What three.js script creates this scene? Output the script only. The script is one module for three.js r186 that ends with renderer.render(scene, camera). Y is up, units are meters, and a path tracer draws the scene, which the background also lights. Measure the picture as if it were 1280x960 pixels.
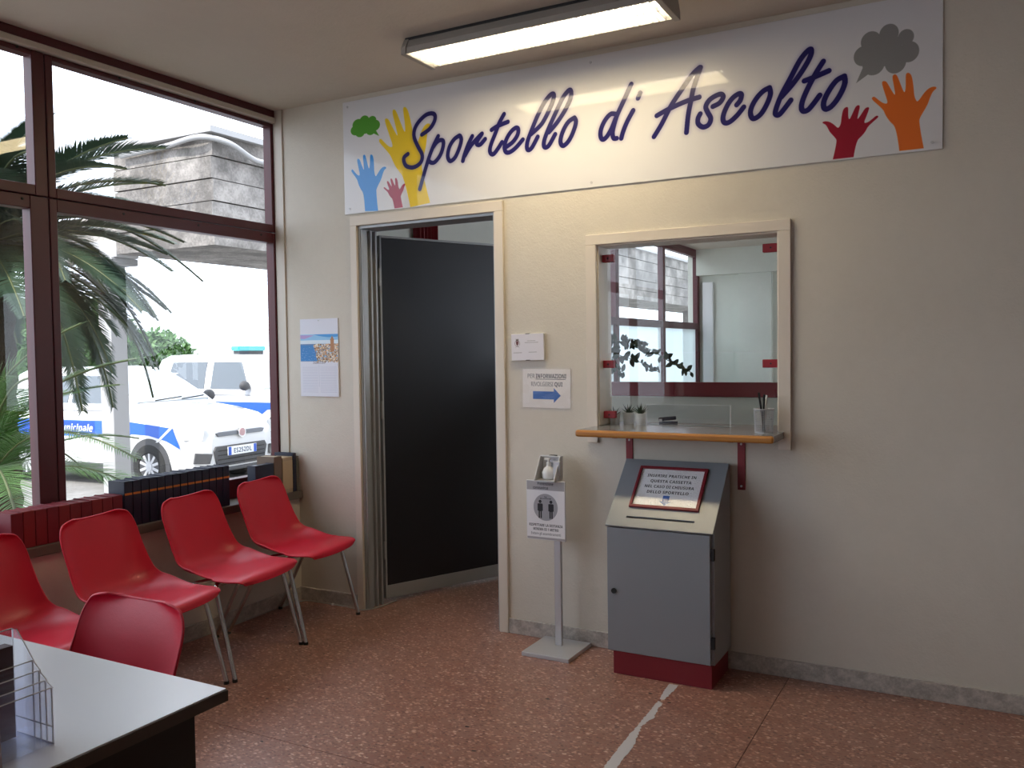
import * as THREE from 'three';
import { RoundedBoxGeometry } from 'three/addons/geometries/RoundedBoxGeometry.js';
import { mergeGeometries } from 'three/addons/utils/BufferGeometryUtils.js';
import { RectAreaLightUniformsLib } from 'three/addons/lights/RectAreaLightUniformsLib.js';

// ------------------------------------------------------------------ camera, sky, sun, exposure
RectAreaLightUniformsLib.init();
const scene = new THREE.Scene();
const camera = new THREE.PerspectiveCamera(47.47, 4 / 3, 0.05, 200);
camera.position.set(3.4487, 1.4204, 3.8305);
{
  const R = new THREE.Vector3(0.87848, -0.01407, -0.47757), U = new THREE.Vector3(-0.00531, 0.99922, -0.03923), F = new THREE.Vector3(-0.47775, -0.037, -0.87772);
  camera.quaternion.setFromRotationMatrix(new THREE.Matrix4().makeBasis(R, U, F.negate()));
}
scene.background = new THREE.Color().setRGB(2.75, 3.05, 3.5);
const sun = new THREE.DirectionalLight(new THREE.Color().setRGB(1, 0.95, 0.86), 5);
sun.position.set(-3.2, 17, 12);
sun.target.position.set(-5, 0, -4);
sun.castShadow = true;
Object.assign(sun.shadow.camera, { left: -16, right: 16, top: 16, bottom: -16, near: 0.5, far: 60 });
sun.shadow.mapSize.set(2048, 2048);
scene.add(sun, sun.target);
const renderer = new THREE.WebGLRenderer({ antialias: true });
renderer.toneMapping = THREE.LinearToneMapping;
renderer.toneMappingExposure = 1.04;
renderer.shadowMap.enabled = true;

// ------------------------------------------------------------------ helpers
let seed = 7;
const rnd = () => { seed = (seed * 1664525 + 1013904223) >>> 0; return seed / 4294967296; };
const rr = (a, b) => a + (b - a) * rnd();
const V = (x, y, z) => new THREE.Vector3(x, y, z);
const used = {};
function numbered(n) { const k = (used[n] = (used[n] ?? -1) + 1); return k ? `${n}_${String(k).padStart(3, '0')}` : n; }
function std(r, g, b, rough = 0.6, extra = {}) { return new THREE.MeshStandardMaterial({ color: new THREE.Color().setRGB(r, g, b), roughness: rough, ...extra }); }
function phys(r, g, b, rough = 0.6, extra = {}) { return new THREE.MeshPhysicalMaterial({ color: new THREE.Color().setRGB(r, g, b), roughness: rough, ...extra }); }
function obj(name, geo, mat, parent) {
  const m = new THREE.Mesh(Array.isArray(geo) ? merge(geo) : geo, mat);
  m.name = parent ? name : numbered(name);
  (parent ?? scene).add(m);
  return m;
}
function merge(list) { return mergeGeometries(list.map((g) => { const n = g.index ? g.toNonIndexed() : g; for (const k of Object.keys(n.attributes)) if (!['position', 'normal', 'uv'].includes(k)) n.deleteAttribute(k); return n; })); }
function tag(o, label, category, group) { Object.assign(o.userData, { label, category }); if (group) o.userData.group = group; return o; }
function struct(o, label) { o.userData.kind = 'structure'; if (label) o.userData.label = label; return o; }
function thing(name, label, category, pos = [0, 0, 0], turn = 0, group) {
  const g = new THREE.Group(); g.name = numbered(name); g.position.set(...pos); g.rotation.y = turn; scene.add(g);
  return tag(g, label, category, group);
}
function dup(root, pos, turn, label, group) {
  const r = root.clone(); r.name = numbered(root.name.replace(/_\d{3}$/, '')); scene.add(r); r.position.set(...pos); r.rotation.set(0, turn, 0);
  r.userData = { ...root.userData }; if (label) r.userData.label = label; if (group) r.userData.group = group;
  return r;
}
// box between two corners, edges slightly rounded, uv in metres
function bx(x0, x1, y0, y1, z0, z1, r = 0) {
  const w = x1 - x0, h = y1 - y0, d = z1 - z0;
  const g = r > 0 ? new RoundedBoxGeometry(w, h, d, 2, Math.min(r, w / 2.01, h / 2.01, d / 2.01)) : new THREE.BoxGeometry(w, h, d);
  g.translate((x0 + x1) / 2, (y0 + y1) / 2, (z0 + z1) / 2);
  const p = g.attributes.position, n = g.attributes.normal, uv = g.attributes.uv;
  for (let i = 0; i < p.count; i++) {
    const ax = Math.abs(n.getX(i)), ay = Math.abs(n.getY(i)), az = Math.abs(n.getZ(i));
    if (ax >= ay && ax >= az) uv.setXY(i, p.getZ(i), p.getY(i)); else if (ay >= az) uv.setXY(i, p.getX(i), p.getZ(i)); else uv.setXY(i, p.getX(i), p.getY(i));
  }
  return g;
}
function cyl(r0, r1, h, seg = 20) { return new THREE.CylinderGeometry(r1, r0, h, seg).translate(0, h / 2, 0); }
function tube(pts, r, seg = 40, rad = 8, curve = true) {
  const c = curve ? new THREE.CatmullRomCurve3(pts.map((p) => V(...p)), false, 'centripetal') : polyCurve(pts);
  return new THREE.TubeGeometry(c, seg, r, rad, false);
}
function polyCurve(pts) { const c = new THREE.CurvePath(); for (let i = 0; i + 1 < pts.length; i++) c.add(new THREE.LineCurve3(V(...pts[i]), V(...pts[i + 1]))); return c; }
function lathe(pts, seg = 28) { return new THREE.LatheGeometry(pts.map(([x, y]) => new THREE.Vector2(x, y)), seg); }
function extr(pts, depth, bevel = 0) {
  const s = !Array.isArray(pts) ? pts : new THREE.Shape(pts.map(([x, y]) => new THREE.Vector2(x, y)));
  return new THREE.ExtrudeGeometry(s, { depth, bevelEnabled: bevel > 0, bevelSize: bevel, bevelThickness: bevel, bevelSegments: 2, curveSegments: 16 });
}
function plane01(w, h) { return new THREE.PlaneGeometry(w, h); }
function canvas(w, h, draw) {
  const c = document.createElement('canvas'); c.width = w; c.height = h;
  const x = c.getContext('2d'); draw(x, w, h);
  const t = new THREE.CanvasTexture(c); t.colorSpace = THREE.SRGBColorSpace; t.anisotropy = 8;
  return t;
}
// tileable value noise
function noiseTex(n, layers, map, srgb = true) {
  const acc = new Float32Array(n * n); let tot = 0;
  for (const [cells, amp] of layers) {
    const g = new Float32Array(cells * cells); for (let i = 0; i < g.length; i++) g[i] = rnd();
    tot += amp;
    for (let y = 0; y < n; y++) for (let x = 0; x < n; x++) {
      const fx = (x / n) * cells, fy = (y / n) * cells, x0 = Math.floor(fx), y0 = Math.floor(fy);
      let tx = fx - x0, ty = fy - y0; tx = tx * tx * (3 - 2 * tx); ty = ty * ty * (3 - 2 * ty);
      const x1 = (x0 + 1) % cells, y1 = (y0 + 1) % cells;
      acc[y * n + x] += amp * ((g[y0 * cells + x0] * (1 - tx) + g[y0 * cells + x1] * tx) * (1 - ty) + (g[y1 * cells + x0] * (1 - tx) + g[y1 * cells + x1] * tx) * ty);
    }
  }
  const d = new Uint8Array(n * n * 4);
  for (let i = 0; i < n * n; i++) { const c = map(acc[i] / tot, i); d[i * 4] = c[0]; d[i * 4 + 1] = c[1]; d[i * 4 + 2] = c[2]; d[i * 4 + 3] = 255; }
  const t = new THREE.DataTexture(d, n, n); t.wrapS = t.wrapT = THREE.RepeatWrapping; t.magFilter = THREE.LinearFilter; t.minFilter = THREE.LinearMipmapLinearFilter; t.generateMipmaps = true; if (srgb) t.colorSpace = THREE.SRGBColorSpace; t.needsUpdate = true;
  return t;
}
const lerp3 = (a, b, t) => [a[0] + (b[0] - a[0]) * t, a[1] + (b[1] - a[1]) * t, a[2] + (b[2] - a[2]) * t];
function rep(t, k) { const c = t.clone(); c.repeat.set(k, k); c.needsUpdate = true; return c; }

// ------------------------------------------------------------------ materials
const fineBump = noiseTex(256, [[16, 1], [64, 1], [128, 1]], (v) => [v * 255, v * 255, v * 255], false);
const paintMap = (a, b) => noiseTex(256, [[4, 2], [9, 1], [40, 0.5], [120, 0.4]], (v) => lerp3(a, b, v));
const M = {};
M.wall = std(1, 1, 1, 0.75, { map: rep(paintMap([202, 195, 182], [217, 210, 197]), 0.5), bumpMap: rep(fineBump, 2), bumpScale: 0.0012 });
M.lowWall = M.wall;
M.office = std(1, 1, 1, 0.75, { map: rep(paintMap([212, 216, 206], [226, 229, 220]), 0.5) });
M.ceil = std(1, 1, 1, 0.9, { map: rep(paintMap([198, 190, 178], [212, 204, 192]), 0.4), bumpMap: rep(fineBump, 1.5), bumpScale: 0.001 });
M.trim = std(0.7, 0.63, 0.54, 0.45);
M.winRed = std(0.085, 0.01, 0.016, 0.4);
M.red = std(0.22, 0.012, 0.022, 0.45);
M.cream = std(0.6, 0.55, 0.48, 0.5);
M.marble = std(1, 1, 1, 0.4, { map: rep(noiseTex(256, [[6, 1], [18, 1], [50, 1], [128, 0.8]], (v) => lerp3([158, 151, 143], [200, 192, 183], Math.min(1, Math.max(0, (v - 0.3) * 2.4)))), 2) });
M.chair = phys(0.62, 0.004, 0.032, 0.42, { clearcoat: 0.08, clearcoatRoughness: 0.3, bumpMap: rep(fineBump, 6), bumpScale: 0.00025 });
M.chrome = std(0.62, 0.61, 0.6, 0.18, { metalness: 1 });
M.alu = std(0.36, 0.37, 0.37, 0.38, { metalness: 0.3 });
M.steel = std(0.55, 0.55, 0.57, 0.4, { metalness: 0.4 });
M.greyPaint = phys(0.25, 0.27, 0.29, 0.36, { clearcoat: 0.6, clearcoatRoughness: 0.3, bumpMap: rep(fineBump, 8), bumpScale: 0.0002 });
M.black = std(0.012, 0.012, 0.014, 0.5);
M.doorDark = std(0.012, 0.012, 0.016, 0.38);
M.rubber = std(0.02, 0.02, 0.02, 0.8);
M.white = std(0.75, 0.75, 0.75, 0.45);
M.paper = std(0.78, 0.78, 0.8, 0.7);
M.deskTop = phys(0.82, 0.86, 0.93, 0.3, { clearcoat: 1, clearcoatRoughness: 0.2 });
M.deskEdge = std(0.075, 0.06, 0.05, 0.5);
M.glass = phys(1, 1, 1, 0.0, { transmission: 1, thickness: 0, ior: 1.5 });
M.serviceGlass = phys(0.96, 0.985, 0.97, 0.0, { transmission: 1, thickness: 0, ior: 1.5 });
M.frost = phys(0.74, 0.86, 0.88, 0.85, { transmission: 0.75, thickness: 0 });
M.acrylic = phys(0.96, 0.97, 1, 0.03, { transmission: 1, thickness: 0, ior: 1.49 });
M.concrete = std(1, 1, 1, 0.9, { map: rep(noiseTex(512, [[3, 1], [11, 1.2], [40, 0.8], [160, 0.7]], (v) => lerp3([96, 92, 89], [160, 154, 149], Math.min(1, Math.max(0, (v - 0.28) * 2.2)))), 0.35), bumpMap: rep(fineBump, 1), bumpScale: 0.006 });
M.whitewash = std(0.36, 0.355, 0.36, 0.85);
M.paving = std(1, 1, 1, 0.9, { map: rep(noiseTex(256, [[5, 1], [20, 1], [90, 1]], (v) => lerp3([118, 116, 112], [156, 153, 149], v)), 0.3) });
M.leafDark = std(0.03, 0.062, 0.035, 0.45, { side: THREE.DoubleSide });
M.leafMid = phys(0.11, 0.24, 0.06, 0.5, { transmission: 0.35, thickness: 0, side: THREE.DoubleSide });
M.leafTree = phys(0.09, 0.2, 0.05, 0.6, { transmission: 0.35, thickness: 0, side: THREE.DoubleSide });
M.rachis = std(0.1, 0.12, 0.05, 0.6);
M.bark = std(0.09, 0.06, 0.04, 0.95, { bumpMap: rep(fineBump, 4), bumpScale: 0.02 });
M.carWhite = phys(0.8, 0.8, 0.81, 0.3, { clearcoat: 1, clearcoatRoughness: 0.05 });
M.carGlass = phys(0.08, 0.1, 0.12, 0.05, { clearcoat: 1 });
M.sky_tinted_windscreen = phys(0.45, 0.5, 0.54, 0.05, { clearcoat: 1 });  // pale glass: the reflected sky is put into its colour
M.carBlue = phys(0.01, 0.11, 0.55, 0.3, { clearcoat: 0.6 });
M.carGrey = std(0.07, 0.07, 0.075, 0.6);
M.navy = std(0.012, 0.018, 0.045, 0.45);
M.wood = std(1, 1, 1, 0.4, { map: (() => { const t = canvas(512, 128, (x, w, h) => { x.fillStyle = '#c98a3e'; x.fillRect(0, 0, w, h); for (let i = 0; i < 140; i++) { x.strokeStyle = `rgba(${120 + rnd() * 60},${60 + rnd() * 50},20,${0.08 + rnd() * 0.14})`; x.lineWidth = 0.6 + rnd() * 2; const y = rnd() * h; x.beginPath(); x.moveTo(0, y); x.bezierCurveTo(w * 0.3, y + rr(-5, 5), w * 0.6, y + rr(-5, 5), w, y + rr(-3, 3)); x.stroke(); } }); t.wrapS = t.wrapT = THREE.RepeatWrapping; t.repeat.set(1.5, 8); return t; })() });
M.shelfGrey = phys(0.24, 0.25, 0.27, 0.25, { clearcoat: 0.5, clearcoatRoughness: 0.15 });

// terrazzo-like red floor covering with pale and dark flecks, 2 m repeat
const floorTex = canvas(2048, 2048, (x, w, h) => {
  x.fillStyle = '#8c5f51'; x.fillRect(0, 0, w, h);
  const blot = (n, s0, s1, cols) => { for (let i = 0; i < n; i++) { x.fillStyle = cols[(rnd() * cols.length) | 0]; const cx = rnd() * w, cy = rnd() * h, s = rr(s0, s1), a0 = rnd() * 6.3; x.beginPath(); for (let k = 0; k < 6; k++) { const a = a0 + k * 1.05, q = s * rr(0.45, 1); x.lineTo(cx + Math.cos(a) * q * 1.5, cy + Math.sin(a) * q); } x.fill(); } };
  blot(1200, 20, 80, ['rgba(120,62,48,.09)', 'rgba(150,92,74,.08)', 'rgba(88,48,40,.09)', 'rgba(138,70,52,.09)']);
  blot(26000, 2.5, 8, ['rgba(150,92,76,.5)', 'rgba(98,52,42,.5)', 'rgba(136,72,56,.55)', 'rgba(112,64,54,.5)']);
  blot(9000, 3, 8, ['rgba(190,140,118,.8)', 'rgba(182,126,104,.8)', 'rgba(208,160,136,.75)']);
  blot(1100, 3.5, 8, ['rgba(222,186,164,.85)']);
  blot(4200, 2.5, 6.5, ['rgba(66,34,30,.65)', 'rgba(80,40,34,.6)']);
  x.globalCompositeOperation = 'screen'; x.fillStyle = '#262321'; x.fillRect(0, 0, w, h); x.globalCompositeOperation = 'source-over';
  blot(26, 4, 11, ['rgba(34,20,18,.9)']);
});
floorTex.wrapS = floorTex.wrapT = THREE.RepeatWrapping; floorTex.repeat.set(0.5, 0.5);
M.floor = phys(1, 1, 1, 0.4, { map: floorTex, clearcoat: 0.3, clearcoatRoughness: 0.25 });
M.groove = std(0.03, 0.016, 0.013, 0.9);

// ------------------------------------------------------------------ room shell
const H = 2.825;
{
  // floor: dark bed with three sheets of covering, narrow joints between them
  const f = struct(obj('floor', bx(-0.3, 8, -0.2, -0.003, -8.6, 8.5), M.groove), 'red-brown speckled sheet floor with dark joints');
  for (const [x0, x1, z0, z1] of [[-0.3, 2.704, -8.6, 1.4615], [-0.3, 2.704, 1.4645, 8.5], [2.707, 8, -8.6, 8.5]]) obj('floor_sheet', bx(x0, x1, -0.003, 0, z0, z1), M.floor, f);
  struct(obj('ceiling', bx(-0.42, 8.15, H, H + 0.22, -8.75, 8.65), M.ceil), 'dull beige plastered ceiling');
  const s = new THREE.Shape([[-0.2, 0], [0.4156, 0], [0.4156, 2.12], [1.2801, 2.12], [1.2801, 0], [8, 0], [8, H], [-0.2, H]].map(([a, b]) => new THREE.Vector2(a, b)));
  s.holes.push(new THREE.Path([[1.8307, 1.03], [2.6653, 1.03], [2.6653, 1.916], [1.8307, 1.916]].map(([a, b]) => new THREE.Vector2(a, b))));
  struct(obj('wall_back', extr(s, 0.15).translate(0, 0, -0.15), M.wall), 'cream plastered wall with doorway and service window');
  struct(obj('wall_right', bx(8, 8.15, 0, H, -0.15, 8.65), M.wall), 'cream side wall of the waiting room');
  struct(obj('wall_office_right', [bx(5.6, 5.75, 0, H, -1.5, -0.15), bx(5.6, 5.75, 0, H, -8.75, -7.6), bx(5.6, 5.75, 0, 0.8, -7.6, -1.5), bx(5.6, 5.75, 2.6, H, -7.6, -1.5)], M.office), 'pale office side wall with openings for added windows');
  struct(obj('wall_front', [bx(-0.35, 1.5, 0, H, 8.5, 8.65), bx(2.58, 8, 0, H, 8.5, 8.65), bx(1.5, 2.58, 0, 0.7, 8.5, 8.65), bx(1.5, 2.58, 2.73, H, 8.5, 8.65)], M.wall), 'cream wall behind the viewer with a glazed entrance front');
  struct(obj('wall_left', [bx(-0.32, -0.05, 0, 0.593, 0, 7.2), bx(-0.32, -0.05, 0, H, 7.2, 8.5)], M.lowWall), 'low plastered wall under the windows');
  struct(obj('trim_1', bx(-0.3, -0.02, 0.593, 0.636, 0.001, 7.2, 0.004), std(0.13, 0.115, 0.1, 0.5)), 'grey stone window sill behind the red chairs');
  struct(obj('baseboard_back', [bx(-0.05, 0.364, 0, 0.076, 0, 0.012, 0.003), bx(1.333, 8, 0, 0.076, 0, 0.012, 0.003)], M.marble), 'speckled grey marble skirting along the cream wall');
  struct(obj('baseboard_left', bx(-0.05, -0.038, 0, 0.076, 0.013, 8.5, 0.003), M.marble), 'marble skirting under the windows');
  struct(obj('trim_2', bx(-0.178, -0.112, 0.636, H, 0, 0.01, 0.002), M.cream), 'narrow cream cover strip beside the window');
}
// red painted window bays: upper and lower sash with a pane each
function sash(win, z0, z1, y0, y1, w0, w1, wb, wt) {
  const X0 = -0.24, X1 = -0.18;
  obj('frame_stile', bx(X0, X1, y0, y1, z0, z0 + w0, 0.004), M.winRed, win);
  obj('frame_stile', bx(X0, X1, y0, y1, z1 - w1, z1, 0.004), M.winRed, win);
  obj('frame_rail', bx(X0, X1, y0, y0 + wb, z0 + w0, z1 - w1, 0.004), M.winRed, win);
  obj('frame_rail', bx(X0, X1, y1 - wt, y1, z0 + w0, z1 - w1, 0.004), M.winRed, win);
  obj('pane', new THREE.PlaneGeometry(z1 - z0 - w0 - w1 + 0.01, y1 - y0 - wb - wt + 0.01).rotateY(Math.PI / 2).translate(-0.212, (y0 + wb + y1 - wt) / 2, (z0 + w0 + z1 - w1) / 2), M.glass, win);
  const n = Math.round((z1 - z0) / 0.45);
  for (let i = 0; i < n; i++) obj('screw', new THREE.CylinderGeometry(0.006, 0.006, 0.004, 10).rotateZ(Math.PI / 2).translate(X1 + 0.001, y1 - wt * 0.35, z0 + 0.12 + i * 0.45), M.rubber, win);
}
[[0.002, 1.398], [1.402, 2.85], [2.854, 4.298], [4.302, 5.748], [5.752, 7.198]].forEach(([z0, z1], i) => {
  const w = new THREE.Group(); w.name = `window_${i < 3 ? i + 1 : i + 4}`; scene.add(w); struct(w, i ? 'dark red framed window beyond the seating' : 'dark red framed window looking out on white cars and a concrete canopy');
  const l = i ? 0.058 : 0.026;
  sash(w, z0, z1, 2.128, 2.752, l, 0.036, 0.045, 0.022);
  sash(w, z0, z1, 0.637, 2.124, i ? 0.085 : 0.02, 0.036, 0.105, 0.056);
});
{ // glazed entrance front behind the viewer
  const w = new THREE.Group(); w.name = 'window_5'; scene.add(w); struct(w, 'dark red framed glazed front behind the viewer');
  for (const x of [1.5, 2.52]) obj('frame_stile', bx(x, x + 0.06, 0.7, 2.73, 8.54, 8.6, 0.004), M.winRed, w);
  for (const x of [1.56]) {
    for (const y of [0.7, 2.05, 2.67]) obj('frame_rail', bx(x, x + 0.96, y, y + 0.06, 8.54, 8.6, 0.004), M.winRed, w);
    obj('pane', plane01(0.96, 1.29).translate(x + 0.48, 1.405, 8.57), M.glass, w); obj('pane', plane01(0.96, 0.56).translate(x + 0.48, 2.39, 8.57), M.glass, w);
  }
}
struct(obj('trim_3', bx(-0.25, -0.165, 2.783, H, 0.001, 7.2, 0.003), M.winRed), 'dark red header board above the windows');
struct(obj('trim_4', bx(-0.24, -0.155, 2.753, 2.783, 0.001, 7.2, 0.006), M.cream), 'pale blind rail along the top of the windows');

// ------------------------------------------------------------------ office behind the wall
{
  struct(obj('wall_office_left', [bx(-0.24, -0.18, 0, H, -2.85, -0.15), bx(-0.24, -0.18, 0, 0.7, -8.5, -2.85)], M.office), 'office side wall');
  struct(obj('wall_office_back', [bx(-0.35, 5.6, 0, H, -8.75, -8.5), bx(0.4, 0.85, 0, 2.46, -8.5, -8.4), bx(-0.18, 5.6, 2.46, H, -8.5, -8.34)], M.office), 'pale office wall with a pillar and a beam');
  const w = new THREE.Group(); w.name = 'window_4'; scene.add(w); struct(w, 'far office window with clear upper and frosted lower panes');
  const X0 = -0.25, X1 = -0.18;
  for (const z of [-8.5, -6.99, -5.38, -3.87]) {
    obj('frame_stile', bx(X0, X1, 0.7, 2.78, z, z + 0.1, 0.004), M.winRed, w);
  }
  obj('frame_stile', bx(X0, X1, 0.7, 2.78, -2.93, -2.85, 0.004), M.winRed, w);
  for (const [z0, z1] of [[-8.4, -6.99], [-6.89, -5.38], [-5.28, -3.87], [-3.77, -2.93]]) {  // last two bays are unseen, added to brighten the office
    obj('frame_rail', bx(X0, X1, 1.7, 1.79, z0, z1, 0.004), M.winRed, w);
    obj('frame_rail', bx(X0, X1, 2.72, 2.78, z0, z1, 0.004), M.winRed, w);
    obj('frame_rail', bx(X0, X1, 0.7, 0.8, z0, z1, 0.004), M.winRed, w);
    obj('pane', new THREE.PlaneGeometry(z1 - z0, 0.93).rotateY(Math.PI / 2).translate(-0.215, 2.255, (z0 + z1) / 2), M.glass, w);
    obj('frosted_pane', new THREE.PlaneGeometry(z1 - z0, 0.9).rotateY(Math.PI / 2).translate(-0.215, 1.25, (z0 + z1) / 2), M.frost, w);
  }
  obj('header', bx(X0, X1, 2.78, H, -8.5, -2.85), M.winRed, w);
  const w6 = new THREE.Group(); w6.name = 'window_6'; scene.add(w6); struct(w6, 'unseen office side window added to brighten the office');  // unseen window, added to bring more light into the office
  for (let i = 0; i < 4; i++) {
    const z0 = -7.6 + i * 1.525;
    obj('frame_stile', bx(5.64, 5.7, 0.8, 2.6, z0, z0 + 0.06, 0.004), M.winRed, w6);
    for (const y of [0.8, 2.54]) obj('frame_rail', bx(5.64, 5.7, y, y + 0.06, z0 + 0.06, z0 + 1.525, 0.004), M.winRed, w6);
    obj('pane', new THREE.PlaneGeometry(1.465, 1.68).rotateY(Math.PI / 2).translate(5.67, 1.7, z0 + 0.7925), M.glass, w6);
  }
  const cur = thing('curtain', 'dark red pleated curtain hanging beyond the open door', 'curtain', [0, 0, 0]);
  const pts = []; for (let i = 0; i <= 48; i++) pts.push([-1.62 + (0.27 * i) / 48, -0.14 + 0.025 * Math.sin(i * 0.8)]);
  for (let i = 48; i >= 0; i--) pts.push([pts[i][0], pts[i][1] - 0.006]);
  obj('cloth', extr(pts.map(([z, x]) => [x, -z]), 2.6).rotateX(-Math.PI / 2).translate(0, 0.1, 0), M.red, cur);
  obj('curtain_rail', new THREE.CylinderGeometry(0.01, 0.01, 0.5, 12).rotateX(Math.PI / 2).translate(-0.14, 2.71, -1.49), M.alu, cur);
  obj('rail_bracket', bx(-0.18, -0.14, 2.7, 2.72, -1.5, -1.47), M.alu, cur);
  const reflectionStrip = struct(obj('trim_5', bx(-0.12, 0.03, 0.0, 2.37, -8.5, -8.44, 0.01), M.white), 'white strip standing in for a narrow reflection in the office corner');  // solid white strip stands in for a narrow window reflection
  const d = thing('desk_screen', 'pale office desk screen with a dark red top rail behind the service window', 'screen', [0, 0, -1]);
  obj('panel', bx(1.05, 3.6, 0, 1.152, -0.02, 0.0), M.office, d);
  obj('top_rail', bx(1.05, 3.6, 1.152, 1.233, -0.035, 0.015, 0.004), M.red, d);
}

// ------------------------------------------------------------------ doorway, trim and open door
{
  const t = struct(new THREE.Group(), 'cream painted casing round the doorway'); t.name = 'trim_6'; scene.add(t);
  obj('casing', bx(0.372, 0.4156, 0, 2.12, 0, 0.016, 0.003), M.trim, t);
  obj('casing', bx(1.2801, 1.3316, 0, 2.12, 0, 0.016, 0.003), M.trim, t);
  obj('casing', bx(0.372, 1.3316, 2.12, 2.172, 0, 0.016, 0.003), M.trim, t);
  const j = struct(new THREE.Group(), 'ribbed grey aluminium door jamb'); j.name = 'trim_7'; scene.add(j);
  obj('jamb', bx(0.416, 0.428, 0, 2.119, -0.15, -0.001), M.alu, j);
  for (const [z0, z1, p] of [[-0.05, -0.006, 0.44], [-0.085, -0.07, 0.446], [-0.12, -0.105, 0.452]]) obj('jamb_rib', bx(0.428, p, 0, 2.1, z0, z1, 0.003), M.alu, j);
  obj('jamb', bx(1.268, 1.28, 0, 2.119, -0.15, -0.001), M.alu, j);
  obj('jamb', bx(0.428, 1.268, 2.105, 2.119, -0.15, -0.001), M.alu, j);
  const d = new THREE.Group(); d.name = 'door_1'; d.position.set(0.44, 0, -0.155); d.rotation.y = 1.141; scene.add(d);
  struct(d, 'dark door with grey aluminium edging standing open into the office');
  obj('leaf', bx(0.012, 0.84, 0.095, 2.072, -0.042, 0, 0.002), M.doorDark, d);
  obj('edge_stile', bx(0, 0.012, 0.02, 2.085, -0.044, 0.003, 0.002), M.alu, d);
  obj('edge_stile', bx(0.84, 0.852, 0.02, 2.085, -0.044, 0.003, 0.002), M.alu, d);
  obj('bottom_rail', bx(0.012, 0.84, 0.02, 0.095, -0.044, 0.003, 0.002), M.alu, d);
  obj('top_rail', bx(0.012, 0.84, 2.072, 2.085, -0.044, 0.003, 0.002), M.alu, d);
  for (const y of [0.3, 1.1, 1.85]) obj('hinge', new THREE.CylinderGeometry(0.008, 0.008, 0.1, 12).translate(-0.004, y, 0.006), M.alu, d);
}
// ------------------------------------------------------------------ sign: script strokes and hand outline in millimetres from the lower left corner
const STROKES=[
  [519,372,566,394,598,430,602,461,580,474,543,469,498,439,472,401,471,360,495,310,517,271,516,240,493,217,455,208,417,220,401,248,405,269,428,282],
  [620,351,589,303,560,245,530,171,500,89],
  [586,296,609,319,633,329,651,320,647,286,628,248,597,220,575,219,560,230],
  [748,337,718,323,690,291,677,252,680,226,695,214,722,231,747,274,760,313,754,333,748,337],
  [825,324,801,287,779,240,767,206],
  [779,230,819,280,881,329,857,300,851,281,871,276,900,300],
  [1010,409,983,370,959,320,934,270,926,238,936,220,952,222,977,248,996,272],
  [938,341,969,354,1031,368],
  [1019,245,1057,265,1085,298,1088,326,1072,332,1044,313,1020,280,1010,244,1019,220,1042,218,1075,236,1113,270],
  [1159,290,1219,334,1264,403,1283,444,1283,466,1265,464,1233,432,1197,377,1164,313,1140,260,1135,229,1144,215,1163,225,1195,273],
  [1256,287,1303,331,1352,394,1375,442,1373,470,1358,468,1329,437,1291,372,1254,305,1231,253,1228,225,1239,216,1257,226,1289,273],
  [1391,338,1360,323,1333,287,1317,242,1322,218,1337,214,1363,236,1386,276,1399,317,1391,338],
  [1601,325,1576,329,1548,305,1527,266,1524,232,1536,216,1556,228,1580,263,1600,306],
  [1678,451,1640,380,1607,318,1589,266,1584,237,1590,215,1604,213],
  [1686,330,1656,282,1636,239,1627,210],
  [1721,405,1710,382],
  [1998,474,1963,447,1908,380,1866,325,1822,250,1785,197],
  [2002,473,1988,439,1969,386,1958,336,1945,274,1936,196],
  [1799,290,1853,311,1937,335,1995,344],
  [2056,294,2085,305,2101,327,2093,342,2069,339,2040,324,2024,298,2032,273,2046,243,2036,217,2011,210,1990,227,1989,251,1999,270],
  [2160,286,2176,304,2180,328,2165,331,2137,313,2113,278,2100,240,2106,217,2128,216,2160,239,2190,272],
  [2299,338,2272,327,2242,298,2221,259,2221,229,2235,216,2263,232,2288,270,2303,310,2299,338],
  [2348,291,2391,334,2432,385,2464,437,2470,467,2456,467,2424,432,2383,360,2350,303,2330,256,2323,227,2334,217,2350,228,2387,272],
  [2517,412,2492,375,2464,327,2440,277,2430,241,2436,220,2456,221,2480,246,2503,275],
  [2442,344,2480,353,2539,370],
  [2599,338,2570,326,2543,294,2521,252,2519,224,2531,214,2554,227,2582,264,2601,309,2599,338],
];
const HAND=[2806,8,2796,102,2770,130,2754,159,2748,178,2726,204,2703,228,2705,237,2714,238,2728,222,2748,204,2765,202,2753,242,2741,285,2743,295,2753,294,2760,288,2775,256,2792,225,2786,266,2779,306,2784,315,2793,314,2800,302,2811,268,2824,232,2829,254,2828,307,2833,314,2843,311,2851,297,2857,255,2859,220,2865,201,2871,193,2881,205,2895,226,2913,242,2932,245,2941,237,2926,227,2916,205,2908,178,2892,151,2878,126,2878,112,2884,64,2894,8];
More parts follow.
